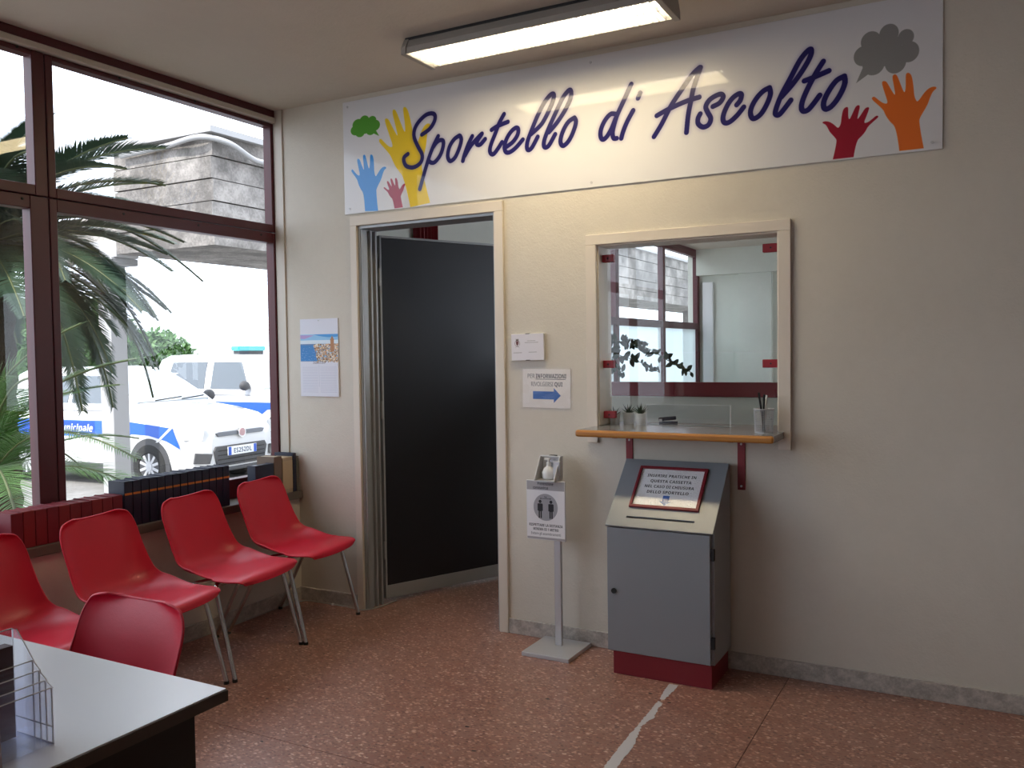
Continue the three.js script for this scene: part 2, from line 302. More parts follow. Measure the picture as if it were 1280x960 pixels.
{
  const W = 2.9596, HH = 0.6115, PX = 2048, PY = 424, k = PX / (W * 1000);
  const t = canvas(PX, PY, (x) => {
    x.fillStyle = '#dcdcdf'; x.fillRect(0, 0, PX, PY);
    const X = (u) => u * k, Y = (v) => PY - v * k;
    const hand = (A, col) => {
      const P = []; for (let i = 0; i < HAND.length; i += 2) P.push([A[0][0] * HAND[i] + A[0][1] * HAND[i + 1] + A[0][2], A[1][0] * HAND[i] + A[1][1] * HAND[i + 1] + A[1][2]]);
      x.fillStyle = col; x.beginPath(); x.moveTo(X(P[0][0]), Y(P[0][1]));
      for (let i = 1; i < P.length - 1; i++) x.quadraticCurveTo(X(P[i][0]), Y(P[i][1]), X((P[i][0] + P[i + 1][0]) / 2), Y((P[i][1] + P[i + 1][1]) / 2));
      x.lineTo(X(P[P.length - 1][0]), Y(P[P.length - 1][1])); x.closePath(); x.fill();
    };
    const cloud = (L, tail, col) => { x.fillStyle = col; for (const [a, b, p, q] of L) { x.beginPath(); x.ellipse(X(a), Y(b), p * k, q * k, 0, 0, 7); x.fill(); } x.beginPath(); tail.forEach(([a, b], i) => (i ? x.lineTo(X(a), Y(b)) : x.moveTo(X(a), Y(b)))); x.fill(); };
    hand([[1.004, 0.0649, -2679.86], [-0.0718, 0.9967, 199.64]], '#2f8fe0');
    hand([[0.6237, -0.0234, -1415.13], [0.0095, 0.5269, -27.63]], '#a82c48');
    hand([[1.4197, -0.2263, -3544.09], [0.1326, 1.7287, -385.59]], '#eccb24');
    hand([[-0.915, -0.0004, 5202.3], [0.0012, 0.6798, -4.9]], '#9c1830');
    hand([[1, 0, 0], [0, 1, 0]], '#e8742c');
    cloud([[2700, 461, 38, 40], [2767, 479, 36, 39], [2829, 454, 29, 32], [2840, 395, 37, 41], [2791, 361, 39, 43], [2710, 369, 42, 45], [2672, 407, 37, 40], [2753, 419, 62, 66]], [[2669, 359], [2644, 302], [2692, 332]], '#8d8d8d');
    cloud([[85, 452, 34, 27], [103, 480, 39, 31], [146, 498, 32, 26], [198, 492, 28, 22], [213, 462, 37, 30], [187, 439, 32, 26], [115, 436, 32, 25], [149, 464, 49, 39]], [[201, 422], [243, 401], [222, 434]], '#4f9a2c');
    const path = (p) => { x.beginPath(); const n = p.length / 2, q = (i) => { i = Math.max(0, Math.min(n - 1, i)); return [X(p[i * 2]), Y(p[i * 2 + 1])]; }; x.moveTo(...q(0)); for (let i = 0; i + 1 < n; i++) { const [a, b, c, d] = [q(i - 1), q(i), q(i + 1), q(i + 2)]; x.bezierCurveTo(b[0] + (c[0] - a[0]) / 6, b[1] + (c[1] - a[1]) / 6, c[0] - (d[0] - b[0]) / 6, c[1] - (d[1] - b[1]) / 6, c[0], c[1]); } };
    x.lineCap = 'round'; x.lineJoin = 'round';
    x.strokeStyle = '#1b165c'; x.lineWidth = 22 * k; x.shadowColor = 'rgba(70,60,140,.5)'; x.shadowBlur = 16;
    for (const p of STROKES) { path(p); x.stroke(); }
    x.shadowBlur = 0; x.shadowColor = 'transparent'; x.strokeStyle = '#1b165e'; x.lineWidth = 21.5 * k;
    for (const p of STROKES) { path(p); x.stroke(); }
  });
  const g = thing('wall_sign', 'long glossy white sign lettered Sportello di Ascolto with raised coloured hands', 'sign', [0.3334, 2.1869, 0]);
  obj('board', bx(0, W, 0, HH, 0, 0.007, 0.002), M.white, g);
  const face = plane01(W - 0.004, HH - 0.004).translate(W / 2, HH / 2, 0.0074);
  obj('printed_face', face, phys(1, 1, 1, 0.3, { map: t, clearcoat: 0.5, clearcoatRoughness: 0.02, specularIntensity: 0.4 }), g);
  for (const [a, b] of [[33, 583], [35, 30], [1477, 581], [1475, 24], [2922, 29], [2922, 583]]) obj('screw', new THREE.CylinderGeometry(0.006, 0.006, 0.003, 12).rotateX(Math.PI / 2).translate(a / 1000, b / 1000, 0.009), M.steel, g);
}
// ------------------------------------------------------------------ ceiling lamp
{
  const C = [1.755, H, 0.4825], L = 0.597, y = -0.075;
  const g = thing('ceiling_lamp', 'lit twin-tube fluorescent ceiling lamp with white louvre above the sign', 'lamp', C);
  const shell = std(0.36, 0.34, 0.31, 0.5);
  obj('housing', bx(-L, L, -0.012, 0, -0.095, 0.095, 0.002), M.black, g);
  for (const s of [-1, 1]) {
    obj('side_panel', extr([[0.092 * s, -0.012], [0.115 * s, -0.05], [0.115 * s, y], [0.106 * s, y], [0.104 * s, -0.05], [0.082 * s, -0.012]], 2 * L - 0.04).rotateY(-Math.PI / 2).translate(L - 0.02, 0, 0), shell, g);
    obj('end_cap', extr([[-0.093, -0.01], [-0.118, -0.05], [-0.118, y - 0.003], [0.118, y - 0.003], [0.118, -0.05], [0.093, -0.01]], 0.02, 0.003).rotateY(Math.PI / 2).translate(s * (L - 0.008) - 0.01, 0, 0), shell, g);
    obj('lamp_tube', new THREE.CylinderGeometry(0.013, 0.013, 2 * L - 0.07, 16).rotateZ(Math.PI / 2).translate(0, -0.034, s * 0.05), std(0.9, 0.9, 0.85, 0.4, { emissive: new THREE.Color().setRGB(1, 0.88, 0.66), emissiveIntensity: 22 }), g);
  }
  obj('reflector', bx(-L + 0.03, L - 0.03, -0.017, -0.013, -0.088, 0.088), M.white, g);
  for (let i = 0; i < 40; i++) { const x = -L + 0.05 + (i * (2 * L - 0.1)) / 39; obj('louvre_blade', bx(x - 0.001, x + 0.001, y, y + 0.02, -0.104, 0.104), M.white, g); }
  obj('louvre_spine', bx(-L + 0.02, L - 0.02, y, y + 0.02, -0.0015, 0.0015), M.white, g);
  const a = new THREE.RectAreaLight(new THREE.Color().setRGB(1, 0.8, 0.46), 13.2, 2 * L - 0.08, 0.19);
  a.position.set(C[0], H + y - 0.004, C[2]); a.rotation.x = -Math.PI / 2; scene.add(a);
}
// ------------------------------------------------------------------ service window
{
  const g = thing('service_window', 'cream framed glazed service hatch with red glass clamps', 'window', [0, 0, 0]);
  const [l, r, li, ri, t, ti, b] = [1.7775, 2.7186, 1.8307, 2.6653, 1.9648, 1.916, 0.9836];
  obj('frame_side', bx(l, li, b, ti, 0, 0.018, 0.003), M.trim, g);
  obj('frame_side', bx(ri, r, b, ti, 0, 0.018, 0.003), M.trim, g);
  obj('frame_head', bx(l, r, ti, t, 0, 0.018, 0.003), M.trim, g);
  obj('reveal_lining', bx(li, li + 0.006, 1.066, ti, -0.15, 0.0), M.trim, g);
  obj('reveal_lining', bx(ri - 0.006, ri, 1.066, ti, -0.15, 0.0), M.trim, g);
  obj('reveal_lining', bx(li + 0.006, ri - 0.006, ti - 0.006, ti, -0.15, 0.0), M.trim, g);
  obj('pane', plane01(ri - li - 0.02, 0.5).translate((li + ri) / 2, 1.658, -0.056), M.serviceGlass, g);
  obj('pane', plane01(ri - li - 0.02, 0.3).translate((li + ri) / 2, 1.252, -0.064), M.serviceGlass, g);
  for (const [x0, x1, y0, y1] of [[li + 0.006, 1.892, 1.838, 1.874], [2.588, ri - 0.006, 1.836, 1.873], [li + 0.006, 1.889, 1.336, 1.372], [2.586, ri - 0.006, 1.335, 1.371], [li + 0.006, 1.895, 1.096, 1.13]]) {
    const c = obj('glass_clamp', bx(x0, x1, y0, y1, -0.072, -0.044, 0.003), std(0.3, 0.006, 0.016, 0.4), g);
    obj('screw', new THREE.CylinderGeometry(0.004, 0.004, 0.003, 10).rotateX(Math.PI / 2).translate((x0 + x1) / 2, (y0 + y1) / 2, -0.043), M.rubber, c);
  }
  const s = thing('counter_shelf', 'grey laminate counter shelf with rounded wooden front edge on red brackets', 'shelf', [0, 1.062, 0]);
  obj('top', [bx(1.815, 2.69, -0.028, 0, 0.0185, 0.216, 0.001), bx(1.832, 2.664, -0.028, 0, -0.3, 0.0185)], M.shelfGrey, s);
  obj('wood_edge', bx(1.813, 2.692, -0.03, 0.001, 0.216, 0.24, 0.011), M.wood, s);
  for (const x of [1.985, 2.505]) {
    const br = obj('bracket', [bx(x - 0.017, x + 0.017, -0.262, -0.0285, 0, 0.006, 0.002), bx(x - 0.012, x + 0.012, -0.036, -0.0285, 0, 0.19, 0.002)], std(0.24, 0.01, 0.02, 0.4), s);
    for (const y of [-0.245, -0.06]) obj('screw', new THREE.CylinderGeometry(0.005, 0.005, 0.003, 10).rotateX(Math.PI / 2).translate(x, y, 0.007), M.steel, br);
  }
}
// things on the counter
function aloe(name, label, x, z, s, n, lean) {
  const g = thing(name, label, 'potted plant', [x, 1.062, z], 0, 'small potted succulents behind the glass');
  obj('pot', lathe([[0.0, 0], [0.025 * s, 0], [0.031 * s, 0.058 * s], [0.028 * s, 0.058 * s], [0.027 * s, 0.05 * s], [0, 0.05 * s]]), M.white, g);
  for (let i = 0; i < n; i++) {
    const a = i * 2.4, o = 0.25 + (0.9 * i) / n + lean, len = rr(0.045, 0.07) * s, c = new THREE.ConeGeometry(0.006 * s, len, 6).translate(0, len / 2, 0).scale(1.3, 1, 0.5);
    c.applyMatrix4(new THREE.Matrix4().makeRotationFromEuler(new THREE.Euler(o, 0, 0))).rotateY(a).translate(0, 0.05 * s, 0);
    obj('leaf', c, M.leafDark, g);
  }
}
aloe('potted_succulent', 'small succulent in white pot half hidden by the low red clamp', 1.86, -0.13, 0.85, 11, 0.25);
aloe('potted_succulent', 'spiky dark aloe with long spread leaves in white pot', 1.918, -0.165, 0.96, 15, 0.05);
aloe('potted_succulent', 'short compact dark aloe in white pot beside the navy stapler', 1.992, -0.13, 0.95, 16, -0.1);
{
  const g = thing('stapler', 'small dark navy stapler lying behind the glass', 'stapler', [2.09, 1.062, -0.25], 0.25);
  obj('base', bx(-0.045, 0.045, 0, 0.01, -0.012, 0.012, 0.003), M.navy, g);
  obj('arm', bx(-0.045, 0.04, 0.014, 0.032, -0.011, 0.011, 0.005).rotateZ(0.1), M.navy, g);
  obj('pivot', bx(-0.045, -0.03, 0.008, 0.022, -0.012, 0.012), M.steel, g);
  const p = thing('plexiglass_stand', 'clear bent acrylic leaflet stand behind the service glass', 'stand', [2.225, 1.062, -0.12]);
  obj('front_sheet', plane01(0.4, 0.1).translate(0, 0.05, 0), M.acrylic, p);
  obj('foot_sheet', plane01(0.4, 0.08).rotateX(-Math.PI / 2).translate(0, 0.001, -0.04), M.acrylic, p);
  for (const s of [-1, 1]) obj('edge', bx(s * 0.2 - 0.0012, s * 0.2 + 0.0012, 0, 0.1, -0.0012, 0.0012), M.white, p);
  obj('edge', bx(-0.2, 0.2, 0.0988, 0.1005, -0.001, 0.001), M.white, p);
  const c = thing('pen_cup', 'silver wire mesh pen cup with pens on the counter', 'pen cup', [2.618, 1.062, 0.075]);
  const bars = [];
  for (let i = 0; i < 28; i++) { const a = (i * Math.PI) / 14; bars.push(tube([[0.036 * Math.cos(a), 0, 0.036 * Math.sin(a)], [0.04 * Math.cos(a), 0.1, 0.04 * Math.sin(a)]], 0.0011, 1, 4, false)); }
  for (let i = 1; i < 14; i++) bars.push(new THREE.TorusGeometry(0.036 + 0.0003 * i, 0.0009, 4, 28).rotateX(Math.PI / 2).translate(0, i * 0.0072, 0));
  obj('wire_mesh', bars, M.steel, c);
  obj('rim', new THREE.TorusGeometry(0.0405, 0.0025, 8, 28).rotateX(Math.PI / 2).translate(0, 0.1, 0), M.steel, c);
  obj('cup_base', cyl(0.037, 0.037, 0.003), M.steel, c);
  for (const [tx, tz, h, m] of [[0.2, 0.1, 0.135, M.rubber], [-0.15, 0.15, 0.13, M.white], [0.25, -0.2, 0.145, M.rubber], [0.05, -0.25, 0.125, M.white]]) {
    const p = thing('pen', m === M.rubber ? 'black pen standing in the wire mesh cup' : 'white pen standing in the wire mesh cup', 'pen', [2.618 - tz * 0.02, 1.066, 0.075 + tx * 0.02], 0, m === M.rubber ? 'black pens in the mesh cup' : 'white pens in the mesh cup');
    p.rotation.set(tx * 0.55, 0, tz * -0.55);
    obj('barrel', cyl(0.0042, 0.0042, h, 10), m, p); obj('cap', cyl(0.0052, 0.004, 0.025, 10).translate(0, h, 0), m, p);
  }
}
// trailing plant on the office side
{
  const g = thing('trailing_plant', 'trailing dark-leaved house plant in a pot behind the service window', 'house plant', [1.42, 1.233, -1.0]);
  obj('pot', lathe([[0, 0], [0.055, 0], [0.075, 0.12], [0.068, 0.12], [0.064, 0.1], [0, 0.1]]), M.white, g);
  const leafShape = new THREE.Shape(); leafShape.moveTo(0, 0); leafShape.bezierCurveTo(0.026, 0.012, 0.022, 0.042, 0, 0.064); leafShape.bezierCurveTo(-0.022, 0.042, -0.026, 0.012, 0, 0);
  const lg = new THREE.ExtrudeGeometry(leafShape, { depth: 0.0012, bevelEnabled: false, curveSegments: 5 });
  for (const [pts, n] of [[[[0, 0.1, 0], [0.05, 0.24, 0.1], [0.2, 0.235, 0.18], [0.36, 0.2, 0.2], [0.5, 0.12, 0.2], [0.62, 0.06, 0.2]], 46], [[[0, 0.1, 0], [0.08, 0.2, 0.12], [0.2, 0.16, 0.2], [0.33, 0.12, 0.22], [0.44, 0.06, 0.2]], 32], [[[0, 0.1, 0], [0.06, 0.17, 0.15], [0.14, 0.1, 0.2], [0.24, 0.06, 0.22]], 22], [[[0, 0.1, 0], [0.12, 0.2, 0.1], [0.24, 0.25, 0.15], [0.36, 0.22, 0.15]], 22]]) {
    const c = new THREE.CatmullRomCurve3(pts.map((p) => V(...p)));
    obj('stem', new THREE.TubeGeometry(c, 24, 0.0022, 5), M.rachis, g);
    for (let i = 0; i < n; i++) { const m = obj('leaf', lg, M.leafDark, g), p = c.getPoint(0.22 + (0.78 * (i + 0.5)) / n); m.position.copy(p); m.rotation.set(rr(-0.7, 0.7), rr(-0.8, 0.8), rr(0, 6.28)); const k = rr(0.5, 0.85); m.scale.set(k, k, 1); }
  }
}
// ------------------------------------------------------------------ drop box cabinet
{
  const g = thing('drop_box_cabinet', 'grey steel drop box cabinet with sloping slotted top on a dark red plinth', 'cabinet', [1.985, 0, 0.0]);
  const W = 0.474;
  obj('plinth', bx(0.025, W - 0.01, 0, 0.1, 0.03, 0.288, 0.002), M.red, g);
  // carcass: side profile extruded across the width, with the slot cut through the sloping front
  const D = 0.368, sl = Math.atan2(0.258, 0.26);
  obj('body', extr([[0.02, 0.1], [0.279, 0.1], [0.279, 0.652], [0.262, 0.655], [0.02, 0.655]].map(([z, y]) => [z, y]), W).rotateY(-Math.PI / 2).translate(W, 0, 0), M.greyPaint, g);
  obj('side_panel', extr([[0.02, 0.655], [0.29, 0.655], [0.035, 0.905], [0.02, 0.905]], 0.006).rotateY(-Math.PI / 2).translate(0.006, 0, 0), M.greyPaint, g);
  obj('side_panel', extr([[0.02, 0.655], [0.29, 0.655], [0.035, 0.905], [0.02, 0.905]], 0.006).rotateY(-Math.PI / 2).translate(W, 0, 0), M.greyPaint, g);
  obj('back_panel', bx(0.006, W - 0.006, 0.655, 0.9, 0.02, 0.026), M.greyPaint, g);
  // the side outlines above face +x after the turn: z runs towards the room
  const slope = obj('sloping_top', (() => {
    const s = new THREE.Shape([[0, 0], [W, 0], [W, D], [0, D]].map(([a, b]) => new THREE.Vector2(a, b)));
    s.holes.push(new THREE.Path([[0.083, 0.044], [0.388, 0.044], [0.388, 0.056], [0.083, 0.056]].map(([a, b]) => new THREE.Vector2(a, b))));
    return extr(s, 0.006, 0.002);
  })(), M.greyPaint, g);
  slope.position.set(0, 0.653, 0.297); slope.rotation.x = -(Math.PI / 2 - sl);
  obj('top_cap', bx(0.0, W, 0.896, 0.916, 0.02, 0.042, 0.003), M.greyPaint, g);
  const door = obj('door', bx(0.004, W - 0.012, 0.104, 0.648, 0.28, 0.3, 0.003), M.greyPaint, g);
  obj('lock', new THREE.CylinderGeometry(0.012, 0.012, 0.008, 18).rotateX(Math.PI / 2).translate(0.036, 0.37, 0.302), M.rubber, door);
  for (const y of [0.567, 0.196]) obj('hinge', bx(W - 0.012, W + 0.004, y - 0.025, y + 0.025, 0.279, 0.296, 0.002), M.rubber, door);
  // framed notice fixed to the slope
  const n = new THREE.Group(); n.name = 'notice'; n.position.set(0.082, 0.653, 0.297); n.rotation.x = slope.rotation.x; g.add(n);
  n.userData.label = 'white notice in a dark red frame';
  const ft = canvas(768, 560, (x, w, h) => {
    x.fillStyle = '#f3f3f5'; x.fillRect(0, 0, w, h); x.fillStyle = '#1b1b1f'; x.textAlign = 'center'; x.font = 'bold 58px sans-serif';
    ['INSERIRE PRATICHE IN', 'QUESTA CASSETTA', 'NEL CASO DI CHIUSURA', 'DELLO SPORTELLO'].forEach((s, i) => x.fillText(s, w / 2 + (i === 1 ? 4 : 0), 120 + i * 82, 600));
    x.fillStyle = '#2562b8'; x.beginPath(); [[345, 395], [423, 395], [423, 480], [452, 480], [384, 535], [316, 480], [345, 480]].forEach(([a, b], i) => (i ? x.lineTo(a, b) : x.moveTo(a, b))); x.fill();
  });
  const fw = 0.313, y0 = 0.1, y1 = 0.327;
  obj('frame', [bx(0, fw, y0, y0 + 0.014, 0.0082, 0.018, 0.002), bx(0, fw, y1 - 0.012, y1, 0.0082, 0.018, 0.002), bx(0, 0.012, y0 + 0.014, y1 - 0.012, 0.0082, 0.018, 0.002), bx(fw - 0.014, fw, y0 + 0.014, y1 - 0.012, 0.0082, 0.018, 0.002)], M.red, n);
  obj('sheet', plane01(fw - 0.024, y1 - y0 - 0.024).translate(fw / 2 - 0.001, (y0 + y1) / 2 + 0.001, 0.0095), phys(1, 1, 1, 0.35, { map: ft, clearcoat: 0.5, clearcoatRoughness: 0.1, bumpMap: rep(fineBump, 0.8), bumpScale: 0.006 }), n);
}
// ------------------------------------------------------------------ hand gel stand
{
  const g = thing('hygiene_stand', 'silver floor stand with a keep-distance notice and gel bottle holder', 'stand', [1.665, 0, 0.14]);
  obj('base_plate', bx(-0.122, 0.122, 0, 0.02, -0.12, 0.135, 0.003), M.steel, g);
  obj('pole', bx(-0.018, 0.018, 0.02, 0.9, -0.03, -0.012, 0.004), M.steel, g);
  const t = canvas(512, 714, (x, w, h) => {
    x.fillStyle = '#e9e7e8'; x.fillRect(0, 0, w, h); x.fillStyle = '#a9a6a8'; x.fillRect(0, 0, w, 110); x.fillRect(0, h - 26, w, 26);
    x.fillStyle = '#26242a'; x.textAlign = 'center'; x.font = 'bold 50px sans-serif'; x.fillText('Prevenzione', w / 2, 48, 220); x.fillText('coronavirus', 190, 98, 210);
    x.fillStyle = '#a3a1a4'; x.beginPath(); x.ellipse(w / 2, 318, 165, 165, 0, 0, 7); x.fill();
    x.fillStyle = '#1d1b20'; x.strokeStyle = '#1d1b20'; x.lineWidth = 5;
    for (const cx of [182, 330]) { x.beginPath(); x.arc(cx, 250, 20, 0, 7); x.fill(); x.beginPath(); x.roundRect(cx - 36, 274, 72, 26, 12); x.fill(); x.fillRect(cx - 24, 280, 48, 90); x.fillRect(cx - 36, 288, 14, 76); x.fillRect(cx + 22, 288, 14, 76); x.fillRect(cx - 22, 366, 18, 88); x.fillRect(cx + 4, 366, 18, 88); }
    x.beginPath(); x.moveTo(185, 212); x.lineTo(328, 212); x.stroke(); for (const [a, s] of [[180, 1], [334, -1]]) { x.beginPath(); x.moveTo(a, 212); x.lineTo(a + 16 * s, 202); x.lineTo(a + 16 * s, 222); x.fill(); }
    x.font = 'bold 26px sans-serif'; x.fillText('1m', w / 2, 202);
    x.font = 'bold 45px sans-serif'; x.fillText('RISPETTARE LA DISTANZA', w / 2, 556, 460); x.fillText('MINIMA DI 1 METRO', w / 2, 606, 350); x.font = '42px sans-serif'; x.fillText('Evitare gli assembramenti', w / 2, 660, 410);
  });
  const pn = obj('notice_panel', bx(-0.157, 0.047, 0.522, 0.806, -0.012, -0.004, 0.002), M.white, g);
  obj('notice_print', plane01(0.198, 0.278).translate(-0.055, 0.664, -0.0036), std(1, 1, 1, 0.5, { map: t }), pn);
  const hd = new THREE.Group(); hd.name = 'bottle_holder'; hd.position.set(-0.045, 0.806, -0.01); g.add(hd);
  const side = [[-0.055, 0], [0.04, 0], [-0.03, 0.115], [-0.055, 0.115]];
  for (const x of [-0.055, 0.049]) obj('side_plate', extr(side, 0.006).rotateY(-Math.PI / 2).translate(x + 0.006, 0, 0), M.steel, hd);
  obj('back_plate', bx(-0.049, 0.049, 0, 0.115, -0.055, -0.05), M.steel, hd);
  obj('floor_plate', bx(-0.049, 0.049, 0, 0.005, -0.05, 0.04), M.steel, hd);
  obj('white_edge', [tube([[-0.052, 0.004, 0.041], [-0.052, 0.114, -0.028], [0.052, 0.114, -0.028], [0.052, 0.004, 0.041]], 0.003, 60, 6, false)], M.white, hd);
  obj('clip', bx(-0.006, 0.028, 0.112, 0.119, -0.05, -0.03), M.rubber, hd);
  const b = thing('gel_bottle', 'white pump bottle of hand gel held in the stand', 'bottle', [1.615, 0.811, 0.108]);
  obj('body', lathe([[0, 0], [0.026, 0], [0.031, 0.008], [0.032, 0.035], [0.022, 0.052], [0.012, 0.06], [0.011, 0.066], [0, 0.066]]), M.white, b);
  obj('collar', cyl(0.012, 0.011, 0.014).translate(0, 0.065, 0), M.white, b);
  obj('pump_head', [cyl(0.005, 0.005, 0.016, 12).translate(0, 0.078, 0), bx(-0.02, 0.008, 0.09, 0.1, -0.007, 0.007, 0.003)], M.white, b);
}
// ------------------------------------------------------------------ papers on the wall
{
  const t1 = canvas(512, 370, (x, w, h) => {
    x.fillStyle = '#dedbe2'; x.fillRect(0, 0, w, h);
    x.strokeStyle = '#6a4a48'; x.lineWidth = 5; x.beginPath(); x.arc(95, 130, 40, 0.9, 5.4 - 0.1); x.stroke(); x.beginPath(); x.arc(95, 130, 40, -0.9, 0.75); x.stroke();
    x.fillStyle = '#6b3b3c'; x.beginPath(); x.moveTo(73, 98); x.lineTo(117, 98); x.lineTo(115, 140); x.lineTo(95, 164); x.lineTo(75, 140); x.fill(); x.fillStyle = '#5a4a3a'; x.fillRect(75, 76, 40, 18); for (const a of [73, 90, 107]) x.fillRect(a, 66, 10, 14);
    x.strokeStyle = '#6d6a62'; x.lineWidth = 4; x.beginPath(); x.moveTo(60, 186); x.quadraticCurveTo(95, 168, 130, 186); x.stroke();
    x.strokeStyle = 'rgba(70,68,64,.8)'; x.lineWidth = 6; for (const [a, b, y] of [[255, 385, 98], [215, 430, 122], [30, 165, 262], [275, 400, 258]]) { x.setLineDash([9, 3, 14, 3]); x.beginPath(); x.moveTo(a, y); x.lineTo(b, y); x.stroke(); }
  });
  const a = thing('name_plate', 'small white door plate with a crest above the arrow notice', 'plate', [1.462, 1.442, 0]);
  a.rotation.z = 0.015;
  obj('plate_body', bx(-0.09, 0.09, -0.0655, 0.0655, 0.0, 0.016, 0.002), M.white, a);
  obj('print', plane01(0.178, 0.129).translate(0, 0, 0.0166), std(1, 1, 1, 0.5, { map: t1 }), a);
  for (const y of [-0.066, 0.064]) obj('notch_clip', bx(-0.01, 0.012, y, y + 0.003, 0.003, 0.0172), M.rubber, a);
  const t2 = canvas(640, 470, (x, w, h) => {
    x.fillStyle = '#e6e0da'; x.fillRect(0, 0, w, h); x.fillStyle = '#2a2830'; x.textAlign = 'left';
    x.font = '72px sans-serif'; x.fillText('PER', 62, 110, 100); x.font = 'bold 72px sans-serif'; x.fillText('INFORMAZIONI', 176, 110, 410); x.fillRect(176, 120, 400, 6);
    x.font = '72px sans-serif'; x.fillText('RIVOLGERSI', 110, 208, 304); x.font = 'bold 72px sans-serif'; x.fillText('QUI', 426, 208, 110);
    x.fillStyle = '#2d63b0'; x.beginPath(); [[140, 270], [420, 270], [420, 228], [512, 318], [420, 408], [420, 366], [140, 366]].forEach(([p, q], i) => (i ? x.lineTo(p, q) : x.moveTo(p, q))); x.fill();
  });
  const b = thing('arrow_notice', 'laminated paper notice with a blue arrow pointing to the service window', 'notice', [1.556, 1.237, 0]);
  b.rotation.z = -0.012;
  obj('sheet', bx(-0.13, 0.13, -0.094, 0.096, 0.001, 0.0025), M.paper, b);
  obj('print', plane01(0.26, 0.19).translate(0, 0.001, 0.0029), std(1, 1, 1, 0.55, { map: t2 }), b);
  const sg = new THREE.PlaneGeometry(0.288, 0.212, 24, 18); { const p = sg.attributes.position; for (let i = 0; i < p.count; i++) p.setZ(i, 0.004 + 0.0004 * Math.sin(p.getX(i) * 47 + 1) * Math.sin(p.getY(i) * 60)); sg.computeVertexNormals(); }
  obj('plastic_sleeve', sg, phys(0.97, 0.97, 0.98, 0.03, { transmission: 1, thickness: 0, ior: 1.35, specularIntensity: 0.5 }), b);
  const t3 = canvas(512, 800, (x, w, h) => {
    x.fillStyle = '#dcdde8'; x.fillRect(0, 0, w, h);
    const y0 = 160, y1 = 440; x.fillStyle = '#8fc3ea'; x.fillRect(0, y0, w, y1 - y0);
    x.fillStyle = '#3f97dc'; x.beginPath(); x.moveTo(180, y0); x.bezierCurveTo(300, y0 + 30, 420, y0 + 40, w, y0 + 26); x.lineTo(w, y0); x.fill();
    x.fillStyle = '#b79bd0'; x.beginPath(); x.moveTo(0, y0 + 6); x.lineTo(190, y0 + 10); x.lineTo(60, y0 + 46); x.lineTo(0, y0 + 40); x.fill();
    x.fillStyle = '#d7e6f2'; x.fillRect(0, y0 + 60, w, 40); x.fillStyle = '#5b7fae'; x.fillRect(0, y0 + 98, 380, 16);
    x.fillStyle = '#2f7fc4'; x.beginPath(); x.moveTo(0, y0 + 110); x.lineTo(170, y0 + 112); x.lineTo(215, y0 + 170); x.lineTo(240, y1); x.lineTo(0, y1); x.fill();
    for (let i = 0; i < 900; i++) { const px = rr(165, w), py = rr(y0 + 96, y1), e = 175 + (py - y0 - 96) * 0.28; if (px < e) continue; x.fillStyle = ['#d9a878', '#c98d5e', '#e8d2ae', '#8c6a4c', '#b5a08c', '#f0e4d0', '#7a5a3e'][(rnd() * 7) | 0]; x.fillRect(px, py, rr(6, 22), rr(5, 16)); }
    x.fillStyle = '#b07a4e'; x.fillRect(410, y0 + 60, 46, 120); x.beginPath(); x.moveTo(405, y0 + 62); x.lineTo(433, y0 + 16); x.lineTo(461, y0 + 62); x.fill();
    for (let i = 0; i < 40; i++) { x.fillStyle = 'rgba(225,240,250,.7)'; x.fillRect(rr(5, 200), rr(y0 + 125, y1 - 10), rr(4, 12), 3); }
    x.fillStyle = '#4a3346'; x.font = 'italic 46px serif'; x.textAlign = 'center'; x.fillText('Salerno', w / 2, y1 + 24);
    x.strokeStyle = 'rgba(120,120,160,.55)'; x.lineWidth = 2; for (let i = 0; i < 16; i++) { x.beginPath(); x.moveTo(30, 500 + i * 17); x.lineTo(240, 500 + i * 17); x.moveTo(272, 500 + i * 17); x.lineTo(490, 500 + i * 17); x.stroke(); }
    x.strokeStyle = 'rgba(110,110,150,.7)'; x.beginPath(); x.moveTo(256, 480); x.lineTo(256, 700); x.stroke();
  });
  const c = thing('wall_calendar', 'paper wall calendar with a seaside town picture beside the window', 'calendar', [0.127, 1.402, 0]);
  obj('upper_sheet', bx(-0.138, 0.138, -0.02, 0.22, 0.001, 0.005), M.paper, c);
  obj('lower_sheet', bx(-0.138, 0.138, -0.22, -0.021, 0.001, 0.009), M.paper, c);
  const up = new THREE.PlaneGeometry(0.276, 0.24); up.attributes.uv.array.forEach((v, i, A) => { if (i % 2) A[i] = 0.455 + 0.545 * v; }); obj('picture', up.translate(0, 0.1, 0.0054), std(1, 1, 1, 0.5, { map: t3 }), c);
  const lo = new THREE.PlaneGeometry(0.276, 0.199); lo.attributes.uv.array.forEach((v, i, A) => { if (i % 2) A[i] = 0.45 * v; }); obj('date_grid', lo.translate(0, -0.1205, 0.0094), std(1, 1, 1, 0.5, { map: t3 }), c);
  obj('nail', new THREE.CylinderGeometry(0.003, 0.003, 0.012, 8).rotateX(Math.PI / 2).translate(0, 0.21, 0.006), M.steel, c);
}
